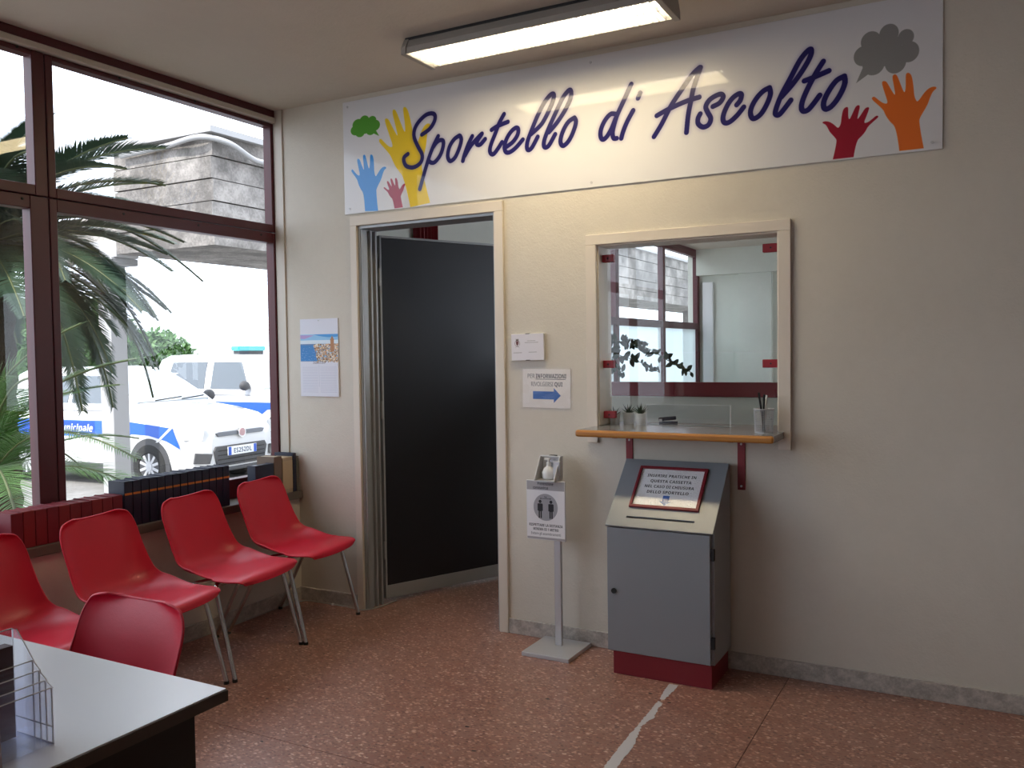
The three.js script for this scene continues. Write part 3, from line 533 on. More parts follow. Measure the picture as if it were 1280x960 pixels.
// ------------------------------------------------------------------ floor tape
{
  const g = thing('floor_tape', 'worn strip of white tape on the floor in front of the grey cabinet', 'tape', [0, 0, 0]);
  const L = [[2.27, 2.309, 0.303], [2.272, 2.312, 0.36], [2.279, 2.308, 0.42], [2.286, 2.306, 0.478], [2.286, 2.296, 0.5], [2.287, 2.314, 0.515], [2.288, 2.311, 0.55], [2.289, 2.318, 0.6], [2.291, 2.325, 0.66], [2.293, 2.316, 0.71], [2.295, 2.312, 0.76], [2.294, 2.32, 0.8], [2.295, 2.325, 0.84], [2.297, 2.338, 0.9], [2.3, 2.343, 0.98], [2.304, 2.347, 1.05], [2.307, 2.352, 1.12], [2.31, 2.356, 1.2], [2.315, 2.36, 1.3], [2.32, 2.366, 1.45], [2.33, 2.376, 1.7]];
  const piece = (i0, i1) => {
    const left = [], right = [];
    for (let i = i0; i < i1; i++) for (let k = 0; k < 5; k++) { const t = k / 5, z = L[i][2] + (L[i + 1][2] - L[i][2]) * t; left.push([L[i][0] + (L[i + 1][0] - L[i][0]) * t + rr(-0.0025, 0.003), -z]); right.push([L[i][1] + (L[i + 1][1] - L[i][1]) * t + rr(-0.004, 0.003), -z]); }
    left.push([L[i1][0] + 0.004, -L[i1][2]]); right.push([L[i1][1] - 0.003, -L[i1][2] + 0.004]);
    obj('tape_piece', extr([...left, ...right.reverse()], 0.0006).rotateX(-Math.PI / 2), std(0.62, 0.61, 0.64, 0.6), g);
  };
  piece(0, 3); piece(4, 5); piece(5, 10); piece(10, 16); piece(16, 20);
}
{
  const g = thing('floor_cable', 'thin grey cable lying along the skirting towards the door jamb', 'cable', [0, 0, 0]);
  obj('sheath', tube([[-0.028, 0.004, 2.4], [-0.026, 0.004, 1.4], [-0.029, 0.004, 0.6], [-0.024, 0.004, 0.12], [0.0, 0.004, 0.035], [0.1, 0.004, 0.022], [0.3, 0.004, 0.024], [0.4, 0.004, 0.035], [0.445, 0.004, 0.01], [0.47, 0.004, -0.07], [0.48, 0.004, -0.2]], 0.0038, 160, 6), std(0.4, 0.38, 0.35, 0.6), g);
  obj('clip', bx(0.195, 0.205, 0, 0.009, 0.017, 0.029, 0.001), M.white, g);
}
// ------------------------------------------------------------------ red shell chairs
function shellGeometry() {
  const prof = new THREE.CatmullRomCurve3([[0.233, 0.408], [0.232, 0.424], [0.215, 0.437], [0.17, 0.442], [0.06, 0.432], [-0.06, 0.42], [-0.13, 0.428], [-0.18, 0.462], [-0.21, 0.52], [-0.232, 0.59], [-0.252, 0.66], [-0.27, 0.72], [-0.28, 0.752]].map(([z, y]) => V(0, y, z)), false, 'centripetal');
  const NU = 26, NV = 56, P = [], N = [];
  const sm = (a, b, x) => { const t = Math.min(1, Math.max(0, (x - a) / (b - a))); return t * t * (3 - 2 * t); };
  for (let j = 0; j <= NV; j++) {
    const v = j / NV, c = prof.getPointAt(v), t = prof.getTangentAt(v), n = V(0, -t.z, t.y).multiplyScalar(1); // towards the sitter
    if (n.y < 0 && v < 0.5) n.negate();
    let w = 0.212 + 0.02 * sm(0, 0.16, v) - 0.024 * sm(0.36, 0.85, v);
    if (v > 0.82) { const k = (v - 0.82) / 0.18; w *= 0.58 + 0.42 * Math.pow(Math.max(0, 1 - Math.pow(k, 3.2)), 1 / 2.6); }
    if (v < 0.1) { const k = 1 - v / 0.1; w *= 0.9 + 0.1 * Math.sqrt(1 - k * k); }
    const lift = -0.012 * (1 - sm(0.12, 0.3, v)) + 0.05 * sm(0.22, 0.48, v) * (1 - 0.45 * sm(0.55, 0.95, v));
    for (let i = 0; i <= NU; i++) {
      const u = (i / NU) * 2 - 1, e = Math.pow(Math.abs(u), 3.4), x = u * w * (1 - 0.04 * e * (lift > 0 ? 1 : 0));
      const front = v < 0.25 ? -0.02 * u * u * (1 - v / 0.25) : 0;
      P.push(V(x, c.y + n.y * lift * e, c.z + n.z * lift * e + front)); N.push(n);
    }
  }
  const pos = [], nor = [], W = NU + 1, sn = [];
  for (let j = 0; j <= NV; j++) for (let i = 0; i <= NU; i++) {
    const a = P[j * W + Math.min(NU, i + 1)].clone().sub(P[j * W + Math.max(0, i - 1)]), b = P[Math.min(NV, j + 1) * W + i].clone().sub(P[Math.max(0, j - 1) * W + i]);
    const n = a.cross(b).normalize(); if (n.dot(N[j * W + i]) < 0) n.negate(); sn.push(n);
  }
  const th = 0.0055, Q = P.map((p, k) => p.clone().addScaledVector(sn[k], -th));
  const tri = (A, B, C, a, b, c) => { for (const [p, n] of [[A, a], [B, b], [C, c]]) { pos.push(p.x, p.y, p.z); nor.push(n.x, n.y, n.z); } };
  for (let j = 0; j < NV; j++) for (let i = 0; i < NU; i++) {
    const k = [j * W + i, j * W + i + 1, (j + 1) * W + i + 1, (j + 1) * W + i], m = sn.map ? k.map((q) => sn[q].clone().negate()) : 0;
    tri(P[k[0]], P[k[1]], P[k[2]], sn[k[0]], sn[k[1]], sn[k[2]]); tri(P[k[0]], P[k[2]], P[k[3]], sn[k[0]], sn[k[2]], sn[k[3]]);
    tri(Q[k[0]], Q[k[2]], Q[k[1]], m[0], m[2], m[1]); tri(Q[k[0]], Q[k[3]], Q[k[2]], m[0], m[3], m[2]);
  }
  const loop = []; for (let i = 0; i <= NU; i++) loop.push(i); for (let j = 1; j <= NV; j++) loop.push(j * W + NU); for (let i = NU - 1; i >= 0; i--) loop.push(NV * W + i); for (let j = NV - 1; j > 0; j--) loop.push(j * W);
  // rounded rim: a bead running round the edge
  const mid = loop.map((k) => P[k].clone().add(Q[k]).multiplyScalar(0.5));
  const bead = new THREE.TubeGeometry(new THREE.CatmullRomCurve3(mid, true, 'centripetal'), 260, 0.0042, 6, true).toNonIndexed();
  const g = new THREE.BufferGeometry(); g.setAttribute('position', new THREE.Float32BufferAttribute(pos, 3)); g.setAttribute('normal', new THREE.Float32BufferAttribute(nor, 3));
  const uv = []; for (let i = 0; i < pos.length; i += 3) uv.push(pos[i], pos[i + 1] - pos[i + 2]); g.setAttribute('uv', new THREE.Float32BufferAttribute(uv, 2));
  return mergeGeometries([g, bead]);
}
function makeChair(label, group) {
  const g = thing('shell_chair', label, 'chair', [0, 0, 0], 0, group);
  obj('shell', shellGeometry(), M.chair, g);
  for (const s of [-1, 1]) {
    const f = obj('leg', tube([[s * 0.12, 0.4, 0.06], [s * 0.17, 0.405, 0.065], [s * 0.215, 0.41, 0.07], [s * 0.238, 0.4, 0.08], [s * 0.244, 0.36, 0.092], [s * 0.25, 0.18, 0.14], [s * 0.256, 0.012, 0.183]], 0.0105, 60, 10), M.chrome, g);
    obj('foot_cap', cyl(0.0115, 0.0112, 0.014, 14).translate(s * 0.256, 0, 0.183), M.rubber, f);
    const r = obj('leg', tube([[s * 0.12, 0.4, -0.02], [s * 0.16, 0.402, -0.04], [s * 0.195, 0.395, -0.07], [s * 0.206, 0.36, -0.1], [s * 0.216, 0.18, -0.2], [s * 0.226, 0.012, -0.292]], 0.0105, 60, 10), M.chrome, g);
    obj('foot_cap', cyl(0.0115, 0.0112, 0.014, 14).translate(s * 0.226, 0, -0.292), M.rubber, r);
  }
  obj('seat_frame', [tube([[-0.12, 0.4, 0.06], [0.12, 0.4, 0.06]], 0.0105, 4, 8, false), tube([[-0.12, 0.4, -0.02], [0.12, 0.4, -0.02]], 0.0105, 4, 8, false), tube([[-0.1, 0.4, 0.06], [-0.1, 0.4, -0.02]], 0.009, 4, 8, false), tube([[0.1, 0.4, 0.06], [0.1, 0.4, -0.02]], 0.009, 4, 8, false)], M.chrome, g);
  return g;
}
{
  const grp = 'red shell chairs lined up under the window', turn = Math.PI / 2 + 0.157;
  const at = (fx, fz) => [fx - 0.183 * Math.sin(turn), 0, fz - 0.183 * Math.cos(turn)];
  const first = makeChair('red plastic shell chair in the corner next to the calendar wall', grp);
  first.position.set(...at(0.484, 0.354)); first.rotation.y = turn;
  dup(first, at(0.541, 0.868), turn, 'red plastic shell chair in front of the dark navy volumes');
  dup(first, at(0.602, 1.405), turn, 'red plastic shell chair in front of the red volumes');
  dup(first, at(0.66, 1.94), turn, 'red plastic shell chair at the row end near the white desk');
  const t = dup(first, [1.415, 0, 2.505], 0.03, 'red plastic shell chair pushed up to the white desk');
  delete t.userData.group;
}
// ------------------------------------------------------------------ desk, leaflet holder and post
{
  const g = thing('desk', 'white topped desk with brown edge and black end panel', 'desk', [0, 0, 0]);
  obj('top', bx(0.72, 2.088, 0.738, 0.742, 2.568, 3.3, 0.001), M.deskTop, g);
  obj('edge_band', bx(0.72, 2.09, 0.716, 0.738, 2.566, 3.302), M.deskEdge, g);
  obj('end_panel', bx(2.012, 2.042, 0, 0.716, 2.61, 3.26, 0.002), M.black, g);
  obj('end_panel', bx(0.77, 0.8, 0, 0.716, 2.61, 3.26, 0.002), M.black, g);
  obj('modesty_panel', bx(0.8, 2.012, 0.3, 0.69, 3.0, 3.02), M.black, g);
  const edge = phys(0.92, 0.93, 0.95, 0.15, { clearcoat: 1 });  // opaque white puts the glow of clear acrylic edges into colour
  const h = thing('leaflet_holder', 'clear acrylic tiered leaflet holder on the white desk', 'leaflet holder', [1.9, 0.742, 2.89]);
  // stepped end sheets, a leaning back sheet, four tier sheets and a base; the tiers step down towards +x
  const outline = [[0, 0], [0.11, 0], [0.11, 0.1], [0.094, 0.108], [0.092, 0.085], [0.092, 0.112], [0.076, 0.122], [0.075, 0.1], [0.075, 0.126], [0.058, 0.138], [0.057, 0.11], [0.056, 0.142], [0.01, 0.19], [0, 0.19]];
  for (const z of [0, 0.22]) { const e = obj('end_sheet', extr(outline, 0.003).translate(0, 0, z), M.acrylic, h); obj('polished_edge_glow', tube([[0.11, 0.1, z], [0.094, 0.108, z], [0.092, 0.112, z], [0.076, 0.122, z], [0.075, 0.126, z], [0.058, 0.138, z], [0.056, 0.142, z], [0.01, 0.19, z]], 0.0011, 40, 5, false), edge, e); }
  for (const [x, t] of [[0.0, 0.19], [0.056, 0.14], [0.074, 0.125], [0.091, 0.11], [0.108, 0.1]]) {
    const s = obj('tier_sheet', bx(x, x + 0.0025, 0.003, t, 0.003, 0.22), M.acrylic, h);
    obj('polished_edge_glow', [bx(x, x + 0.0025, t, t + 0.0015, 0.003, 0.22), bx(x, x + 0.0025, 0.003, t, 0.0015, 0.003)], edge, s);
  }
  obj('base_sheet', bx(0, 0.11, 0, 0.003, 0.003, 0.22), M.acrylic, h);
  obj('polished_edge_glow', [bx(0, 0.11, 0.0, 0.003, 0.0005, 0.003), bx(0, 0.11, 0.03, 0.0325, 0.0005, 0.003)], edge, h);
  const lf = thing('leaflet', 'dark printed leaflet standing in the acrylic holder', 'leaflet', [1.9, 0.746, 2.89]);
  obj('sheet', bx(0.006, 0.03, 0, 0.165, 0.02, 0.2), std(0.09, 0.05, 0.055, 0.5), lf);
  const p = struct(new THREE.Group(), 'dark red painted metal post beside the desk'); p.name = 'trim_8'; scene.add(p);
  p.position.set(2.298, 0, 3.139); p.rotation.order = 'YXZ'; p.rotation.set(0, 0.86, 0.02);
  obj('post', bx(-0.09, 0, 0.001, 2.82, -0.03, 0.03, 0.003), M.winRed, p);
  obj('post_flange', bx(-0.075, -0.05, 0.001, 2.82, -0.045, 0.045, 0.002), M.winRed, p);
}
// ------------------------------------------------------------------ bound volumes on the sill
{
  const y = 0.636;
  const vol = (name, label, group, z0, z1, top, depth, mat, bands, xf = -0.035) => {
    const g = thing(name, label, 'book', [0, y, 0], 0, group), h = top - y;
    // rounded spine, two boards and a page block
    obj('spine', bx(xf - 0.008, xf, 0, h, z0 + 0.0006, z1 - 0.0006, 0.003), mat, g);
    obj('cover_board', bx(xf - depth, xf - 0.006, 0, h, z0 + 0.0006, z0 + 0.0032), mat, g);
    obj('cover_board', bx(xf - depth, xf - 0.006, 0, h, z1 - 0.0032, z1 - 0.0006), mat, g);
    obj('page_block', bx(xf - depth + 0.004, xf - 0.008, 0.003, h - 0.003, z0 + 0.0032, z1 - 0.0032), bands.pages ?? M.navy, g);
    if (bands.stripe) obj('spine_band', bx(xf - 0.002, xf + 0.0006, bands.stripe[0] - y, bands.stripe[1] - y, z0 + 0.002, z1 - 0.002), bands.mat, g);
    return g;
  };
  const orange = std(0.55, 0.17, 0.03, 0.5), darkRedBook = [0, 1, 2].map((i) => std(0.17 + 0.025 * i, 0.01 + 0.003 * i, 0.02, 0.5));
  for (let i = 0; i < 14; i++) { const z = 0.54 + i * 0.0455; vol('navy_volume', 'navy bound volume with an orange spine band in the row on the sill', 'navy volumes on the window sill', z, z + 0.0435, 0.846 + (i % 3) * 0.0012, 0.112, M.navy, { stripe: [0.782, 0.792], mat: orange }); }
  for (let i = 0; i < 10; i++) { const z = 1.185 + i * 0.0525; vol('red_volume', 'dark red bound volume in the row on the sill', 'red volumes on the window sill', z, z + 0.0515, 0.789 - (i % 2) * 0.001, 0.125, darkRedBook[i % 3], { pages: darkRedBook[0] }); }
  const beige = std(0.42, 0.34, 0.24, 0.6), brown = std(0.17, 0.12, 0.09, 0.6), grey = std(0.14, 0.13, 0.11, 0.6), cardB = std(0.5, 0.4, 0.26, 0.6);
  vol('navy_book', 'thick low navy book lying in front of the brown volume by the wall', null, 0.22, 0.36, 0.82, 0.06, M.navy, {}, -0.03);
  vol('brown_book', 'tall brown book standing next to the beige box file', null, 0.152, 0.213, 0.852, 0.13, brown, { pages: beige });
  vol('box_file', 'beige box file with an orange edged spine label', null, 0.066, 0.148, 0.84, 0.12, beige, { pages: cardB, stripe: [0.66, 0.82], mat: cardB });
  vol('slim_navy_book', 'slim tall navy book between the box file and the grey file', null, 0.036, 0.064, 0.858, 0.14, M.navy, {});
  vol('grey_file', 'grey-brown file leaning in the corner against the cream wall', null, 0.012, 0.035, 0.838, 0.1, grey, {});
}
// ------------------------------------------------------------------ outside: ground, canopy, pillar
const G = -0.243;
struct(obj('ground', bx(-40, -0.33, G - 0.1, G, -40, 25), M.paving), 'bright pale paved yard outside');
{
  const c = thing('concrete_canopy', 'weathered board-marked concrete canopy seen through the window', 'canopy', [0, 0, 0]);
  // courses of board-marked concrete with recessed joints
  const y0 = 2.57, n = 5, hgt = 1.15;
  for (let i = 0; i < n; i++) obj('concrete_course', bx(-5.1, -3.57 - (i % 2) * 0.012, y0 + (i * hgt) / n, y0 + ((i + 1) * hgt) / n - 0.012, -38, -2.68 + (i % 2) * 0.012), M.concrete, c);
  obj('core', bx(-5.05, -3.63, y0 + 0.02, y0 + hgt - 0.02, -37.9, -2.74), M.concrete, c);
  obj('roof_edge', bx(-5.2, -3.5, y0 + hgt - 0.012, y0 + hgt + 0.05, -38, -2.6), M.whitewash, c);
  obj('pipe', tube([[-4.9, 3.62, -2.62], [-4.2, 3.64, -2.62], [-3.6, 3.66, -2.6], [-3.46, 3.62, -2.8], [-3.44, 3.5, -3.2], [-3.44, 3.6, -3.6], [-3.44, 3.9, -3.75]], 0.03, 60, 8), M.whitewash, c);
  for (const z of [-22, -36]) obj('support', bx(-4.6, -4.1, G, y0 + 0.03, z - 0.25, z + 0.25), M.concrete, c);
  const p = thing('concrete_pillar', 'pale square concrete pillar standing before the parked car', 'pillar', [-5.6, G, -2.98]);
  obj('shaft', bx(-0.11, 0.11, 0, 2.73, -0.11, 0.11, 0.01), M.whitewash, p);
  obj('capital', bx(-0.25, 0.25, 2.73, 2.81, -0.18, 0.18, 0.01), M.whitewash, p);
  const b = thing('concrete_beam', 'light concrete beam running left from the pillar head', 'beam', [-5.6, G + 2.81, -2.98]);
  obj('web', bx(-4.6, 0.3, 0, 0.2, -0.15, 0.15, 0.01), M.whitewash, b);
  obj('slab', bx(-4.6, 0.3, 0.2, 0.5, -0.7, 0.1), M.concrete, b);
}
// ------------------------------------------------------------------ outside: parked cars
function quadPatch(P, off, nx = 6, ny = 4, depth = 0.01) { // slightly thick bilinear panel from four corners
  const g = new THREE.BoxGeometry(1, 1, 1, nx, ny, 1), p = g.attributes.position, n = V(...P[1]).sub(V(...P[0])).cross(V(...P[3]).sub(V(...P[0]))).normalize();
  for (let i = 0; i < p.count; i++) { const u = p.getX(i) + 0.5, v = p.getY(i) + 0.5, w = p.getZ(i) > 0 ? off : off - depth; const q = V(0, 0, 0).addScaledVector(V(...P[0]), (1 - u) * (1 - v)).addScaledVector(V(...P[1]), u * (1 - v)).addScaledVector(V(...P[2]), u * v).addScaledVector(V(...P[3]), (1 - u) * v).addScaledVector(n, w); p.setXYZ(i, q.x, q.y, q.z); }
  g.computeVertexNormals(); return g;
}
function loft(rings) { // rings of equal length, closed round, capped at both ends
  const n = rings[0].length, pos = [];
  const push = (...q) => q.forEach((p) => pos.push(...p));
  for (let j = 0; j + 1 < rings.length; j++) for (let i = 0; i < n; i++) { const k = (i + 1) % n; push(rings[j][i], rings[j][k], rings[j + 1][k], rings[j][i], rings[j + 1][k], rings[j + 1][i]); }
  for (const [r, s] of [[rings[0], 1], [rings[rings.length - 1], -1]]) { const c = [0, 1, 2].map((a) => r.reduce((t, p) => t + p[a], 0) / n); for (let i = 0; i < n; i++) { const k = (i + 1) % n; s > 0 ? push(c, r[k], r[i]) : push(c, r[i], r[k]); } }
  const g = new THREE.BufferGeometry(); g.setAttribute('position', new THREE.Float32BufferAttribute(pos, 3)); g.setAttribute('uv', new THREE.Float32BufferAttribute(new Float32Array((pos.length / 3) * 2), 2)); g.computeVertexNormals();
  return g;
}
function wheel(g, x, z, r, s) {
  const w = obj('wheel', lathe([[r * 0.62, -0.085], [r * 0.9, -0.09], [r * 0.99, -0.06], [r, 0], [r * 0.99, 0.06], [r * 0.9, 0.09], [r * 0.62, 0.085]], 40).rotateX(Math.PI / 2).translate(x, r, z - s * 0.09), M.rubber, g);
  obj('rim', [new THREE.CylinderGeometry(r * 0.64, r * 0.64, 0.02, 36).rotateX(Math.PI / 2).translate(x, r, z - s * 0.05), new THREE.TorusGeometry(r * 0.62, 0.012, 8, 36).translate(x, r, z - s * 0.012)], M.rubber, w);
  const sp = []; for (let i = 0; i < 10; i++) sp.push(bx(-0.018, 0.018, r * 0.1, r * 0.61, -0.008, 0.008, 0.004).rotateZ((i * Math.PI) / 5).translate(x, r, z - s * 0.02)); sp.push(new THREE.CylinderGeometry(r * 0.18, r * 0.18, 0.03, 20).rotateX(Math.PI / 2).translate(x, r, z - s * 0.02));
  obj('spokes', sp, M.steel, w);
}
function makeCar(name, label, o) {
  const g = thing(name, label, 'car', o.at, o.turn);
  const sec = ([x, top, w, lo]) => { const hw = [[0, top], [w * 0.55, top - 0.005], [w * 0.86, top - 0.035], [w * 0.97, top - 0.1], [w, top - 0.2], [w, lo + 0.16], [w * 0.97, lo + 0.05], [w * 0.88, lo]]; const R = hw.map(([z, y]) => [x, y, z]); return [...R, ...hw.slice(1).reverse().map(([z, y]) => [x, y, -z])]; };
  obj('body', loft(o.body.map(sec)), M.carWhite, g);
  const ring = ([y, x0, x1, w]) => { const R = []; const c = 0.16; for (const [a, b] of [[x1 - c, w], [x1 - c * 0.3, w - c * 0.35], [x1, w - c * 1.2], [x1, 0], [x1, -w + c * 1.2], [x1 - c * 0.3, -w + c * 0.35], [x1 - c, -w], [(x0 + x1) / 2, -w - 0.008], [x0 + c, -w], [x0 + c * 0.3, -w + c * 0.35], [x0, -w + c], [x0, 0], [x0, w - c], [x0 + c * 0.3, w - c * 0.35], [x0 + c, w], [(x0 + x1) / 2, w + 0.008]]) R.push([a, y, b]); return R; };
  obj('cabin', loft(o.cabin.map(ring)), M.carWhite, g);
  const at = (y, end) => { const C = o.cabin; for (let i = 0; i + 1 < C.length; i++) if (y <= C[i + 1][0]) { const t = (y - C[i][0]) / (C[i + 1][0] - C[i][0]); return C[i][end] + (C[i + 1][end] - C[i][end]) * t; } return C[C.length - 1][end]; };
  const W = (y) => at(y, 3) + 0.008;
  for (const [xa, xb, xc, xd] of o.sideGlass) for (const s of [1, -1]) {
    const [yb, yt] = o.glassY, P = [[xa, yb, s * W(yb)], [xb, yb, s * W(yb)], [xc, yt, s * W(yt)], [xd, yt, s * W(yt)]]; obj('side_window', quadPatch(s > 0 ? P : [P[1], P[0], P[3], P[2]], 0.012, 6, 4, 0.05), M.carGlass, g);
  }
  { const [yb, yt] = o.glassY, wb = W(yb) - 0.14, wt = W(yt) - 0.12; obj('sky_tinted_windscreen', quadPatch([[at(yb, 2), yb, wb], [at(yb, 2), yb, -wb], [at(yt, 2), yt, -wt], [at(yt, 2), yt, wt]], 0.014, 6, 4, 0.04), M.sky_tinted_windscreen, g);
    obj('wiper', [tube([[at(yb, 2) + 0.03, yb + 0.02, 0.35], [at(yb, 2) + 0.02, yb + 0.05, -0.1]], 0.009, 4, 6, false), tube([[at(yb, 2) + 0.03, yb + 0.02, -0.1], [at(yb, 2) + 0.02, yb + 0.05, -0.5]], 0.009, 4, 6, false)], M.rubber, g); }
  for (const x of [0, -o.base]) for (const s of [1, -1]) { obj('wheel_arch', new THREE.CylinderGeometry(o.r * 1.2, o.r * 1.2, 0.06, 40).rotateX(Math.PI / 2).translate(x, o.r * 1.02, s * (o.half - 0.026)), M.carGrey, g); wheel(g, x, s * (o.half + 0.02), o.r, s); }
  for (const s of [1, -1]) { const m = obj('mirror', new THREE.SphereGeometry(0.1, 16, 12).scale(0.75, 0.85, 1).translate(o.mirror[0], o.mirror[1], s * (W(o.mirror[1]) + 0.09)), M.carGrey, g); }
  obj('sill_trim', [bx(-o.base + 0.36, -0.36, 0.2, 0.3, o.half - 0.03, o.half + 0.012, 0.01), bx(-o.base + 0.36, -0.36, 0.2, 0.3, -o.half - 0.012, -o.half + 0.03, 0.01)], M.carGrey, g);
  return g;
}
{
  const g = makeCar('police_car', 'small white hatchback with a blue Municipale stripe parked behind the pillar', {
    at: [-5.773, G, -4.335], turn: 0.058, base: 2.3, r: 0.29, half: 0.8,
    body: [[0.74, 0.72, 0.5, 0.24], [0.71, 0.8, 0.62, 0.22], [0.62, 0.86, 0.73, 0.2], [0.45, 0.92, 0.79, 0.2], [0.1, 0.99, 0.8, 0.2], [-0.4, 1.05, 0.8, 0.2], [-1.4, 1.04, 0.8, 0.2], [-2.4, 1.05, 0.8, 0.2], [-2.75, 1.03, 0.78, 0.22], [-2.9, 0.95, 0.7, 0.28]],
    cabin: [[0.98, -2.86, -0.25, 0.765], [1.12, -2.84, -0.46, 0.74], [1.3, -2.8, -0.76, 0.695], [1.44, -2.72, -1.02, 0.65], [1.51, -2.6, -1.25, 0.58], [1.54, -2.4, -1.45, 0.45]],
    sideGlass: [[-1.42, -0.62, -1.0, -1.4], [-2.28, -1.5, -1.48, -2.2]], glassY: [1.07, 1.42], mirror: [-0.6, 1.1],
  });
  const zf = 0.803;
  const txt = canvas(1024, 128, (x, w, h) => { x.fillStyle = '#0d46b4'; x.fillRect(0, 0, w, h); x.fillStyle = '#fff'; x.font = 'italic bold 96px sans-serif'; x.textAlign = 'right'; x.fillText('Polizia Municipale', w - 30, 98, 950); });
  const band = obj('livery_stripe', extr([[-2.7, 0.64], [-0.38, 0.64], [-0.3, 0.69], [0.0, 0.68], [0.3, 0.62], [0.52, 0.53], [0.4, 0.78], [-0.38, 0.85], [-2.7, 0.85]], 0.006).translate(0, 0, zf - 0.004), M.carBlue, g);
  obj('lettering', plane01(1.42, 0.17).translate(-1.66, 0.75, zf + 0.0035), std(1, 1, 1, 0.4, { map: txt }), band);
  obj('white_flash', extr([[0.12, 0.6], [0.16, 0.6], [0.42, 0.79], [0.38, 0.8]], 0.004).translate(0, 0, zf + 0.001), M.carWhite, band);
  // front end, built on the nose plane (x = 0.74)
  const X = 0.735, fr = (pts, d = 0.02, b = 0.008) => extr(pts, d, b).rotateY(Math.PI / 2).translate(X, 0, 0); // [−z, y]
  obj('lower_grille', fr([[-0.42, 0.28], [0.42, 0.28], [0.47, 0.47], [0.44, 0.52], [-0.44, 0.52], [-0.47, 0.47]]), M.carGrey, g);
  for (let i = 0; i < 4; i++) obj('grille_bar', bx(X + 0.02, X + 0.036, 0.3 + i * 0.055, 0.312 + i * 0.055, -0.42, 0.42), M.rubber, g);
  for (const s of [-1, 1]) { obj('fog_lamp_recess', extr([[-0.1, -0.05], [0.08, -0.06], [0.11, 0.04], [-0.08, 0.06]], 0.02, 0.01).rotateY(Math.PI / 2 - s * 0.55).translate(0.7, 0.4, s * 0.62), M.carGrey, g); obj('headlamp', extr([[-0.1, -0.06], [0.1, -0.07], [0.12, 0.05], [-0.06, 0.08]], 0.02, 0.015).rotateY(Math.PI / 2 - s * 0.75).translate(0.62, 0.7, s * 0.68), M.acrylicLamp ?? M.white, g); }
  obj('number_plate', [bx(X + 0.03, X + 0.045, 0.4, 0.51, -0.26, 0.26, 0.004)], M.white, g);
  obj('plate_print', plane01(0.51, 0.105).rotateY(Math.PI / 2).translate(X + 0.0456, 0.455, 0), std(1, 1, 1, 0.4, { map: canvas(512, 106, (x, w, h) => { x.fillStyle = '#eef1f6'; x.fillRect(0, 0, w, h); x.fillStyle = '#1f55c0'; x.fillRect(0, 0, 52, h); x.fillRect(w - 52, 0, 52, h); x.fillStyle = '#23304f'; x.font = 'bold 84px sans-serif'; x.textAlign = 'center'; x.fillText('ES252DL', w / 2, 84, 380); }) }), g);
  obj('chrome_bar', fr([[-0.4, 0.655], [0.4, 0.655], [0.43, 0.69], [0.38, 0.7], [-0.38, 0.7], [-0.43, 0.69]], 0.02, 0.006), std(0.16, 0.17, 0.19, 0.3, { metalness: 0.3 }), g);
  const e = obj('emblem', new THREE.CylinderGeometry(0.065, 0.065, 0.03, 28).rotateZ(Math.PI / 2).translate(X + 0.03, 0.68, 0), M.chrome, g);
  obj('emblem_face', new THREE.CylinderGeometry(0.05, 0.05, 0.006, 28).rotateZ(Math.PI / 2).translate(X + 0.047, 0.68, 0), std(0.5, 0.3, 0.31, 0.3), e);
  obj('bumper_lip', bx(0.66, 0.765, 0.2, 0.25, -0.5, 0.5, 0.02), M.carGrey, g);
}
{
  const g = makeCar('patrol_jeep', 'tall white police off-road car with a teal roof light bar behind the hatchback', {
    at: [-6.2, G, -7.14], turn: 0.02, base: 2.45, r: 0.36, half: 0.84,
    body: [[0.85, 0.9, 0.66, 0.34], [0.8, 1.02, 0.78, 0.32], [0.6, 1.1, 0.83, 0.3], [0.1, 1.13, 0.84, 0.3], [-0.5, 1.18, 0.84, 0.3], [-1.6, 1.16, 0.84, 0.3], [-2.7, 1.16, 0.84, 0.3], [-3.15, 1.14, 0.82, 0.32], [-3.25, 1.0, 0.74, 0.38]],
    cabin: [[1.1, -3.2, -0.45, 0.81], [1.25, -3.18, -0.56, 0.79], [1.5, -3.12, -0.8, 0.75], [1.7, -3.04, -1.0, 0.7], [1.78, -2.9, -1.25, 0.62], [1.8, -2.6, -1.5, 0.5]],
    sideGlass: [[-1.62, -0.72, -1.0, -1.6], [-2.75, -1.78, -1.76, -2.6]], glassY: [1.2, 1.66], mirror: [-0.75, 1.26],
  });
  g.scale.setScalar(0.94);
  obj('livery_stripe', extr([[-3.0, 0.78], [-0.42, 0.78], [-0.3, 0.86], [0.3, 0.9], [0.6, 0.84], [0.5, 0.98], [-3.0, 0.98]], 0.006).translate(0, 0, 0.84), M.carBlue, g);
  const lb = obj('light_bar', bx(-1.6, -1.4, 1.85, 1.94, -0.34, 0.34, 0.03), phys(0.02, 0.4, 0.42, 0.2, { clearcoat: 1 }), g);
  obj('light_bar_foot', bx(-1.57, -1.43, 1.78, 1.86, -0.3, 0.3), M.carGrey, lb);
  obj('bumper', bx(0.78, 0.95, 0.42, 0.58, -0.8, 0.8, 0.03), M.carGrey, g);
  for (const s of [-1, 1]) obj('headlamp', new THREE.CylinderGeometry(0.11, 0.11, 0.04, 24).rotateZ(Math.PI / 2).translate(0.84, 0.8, s * 0.52), M.white, g);
}
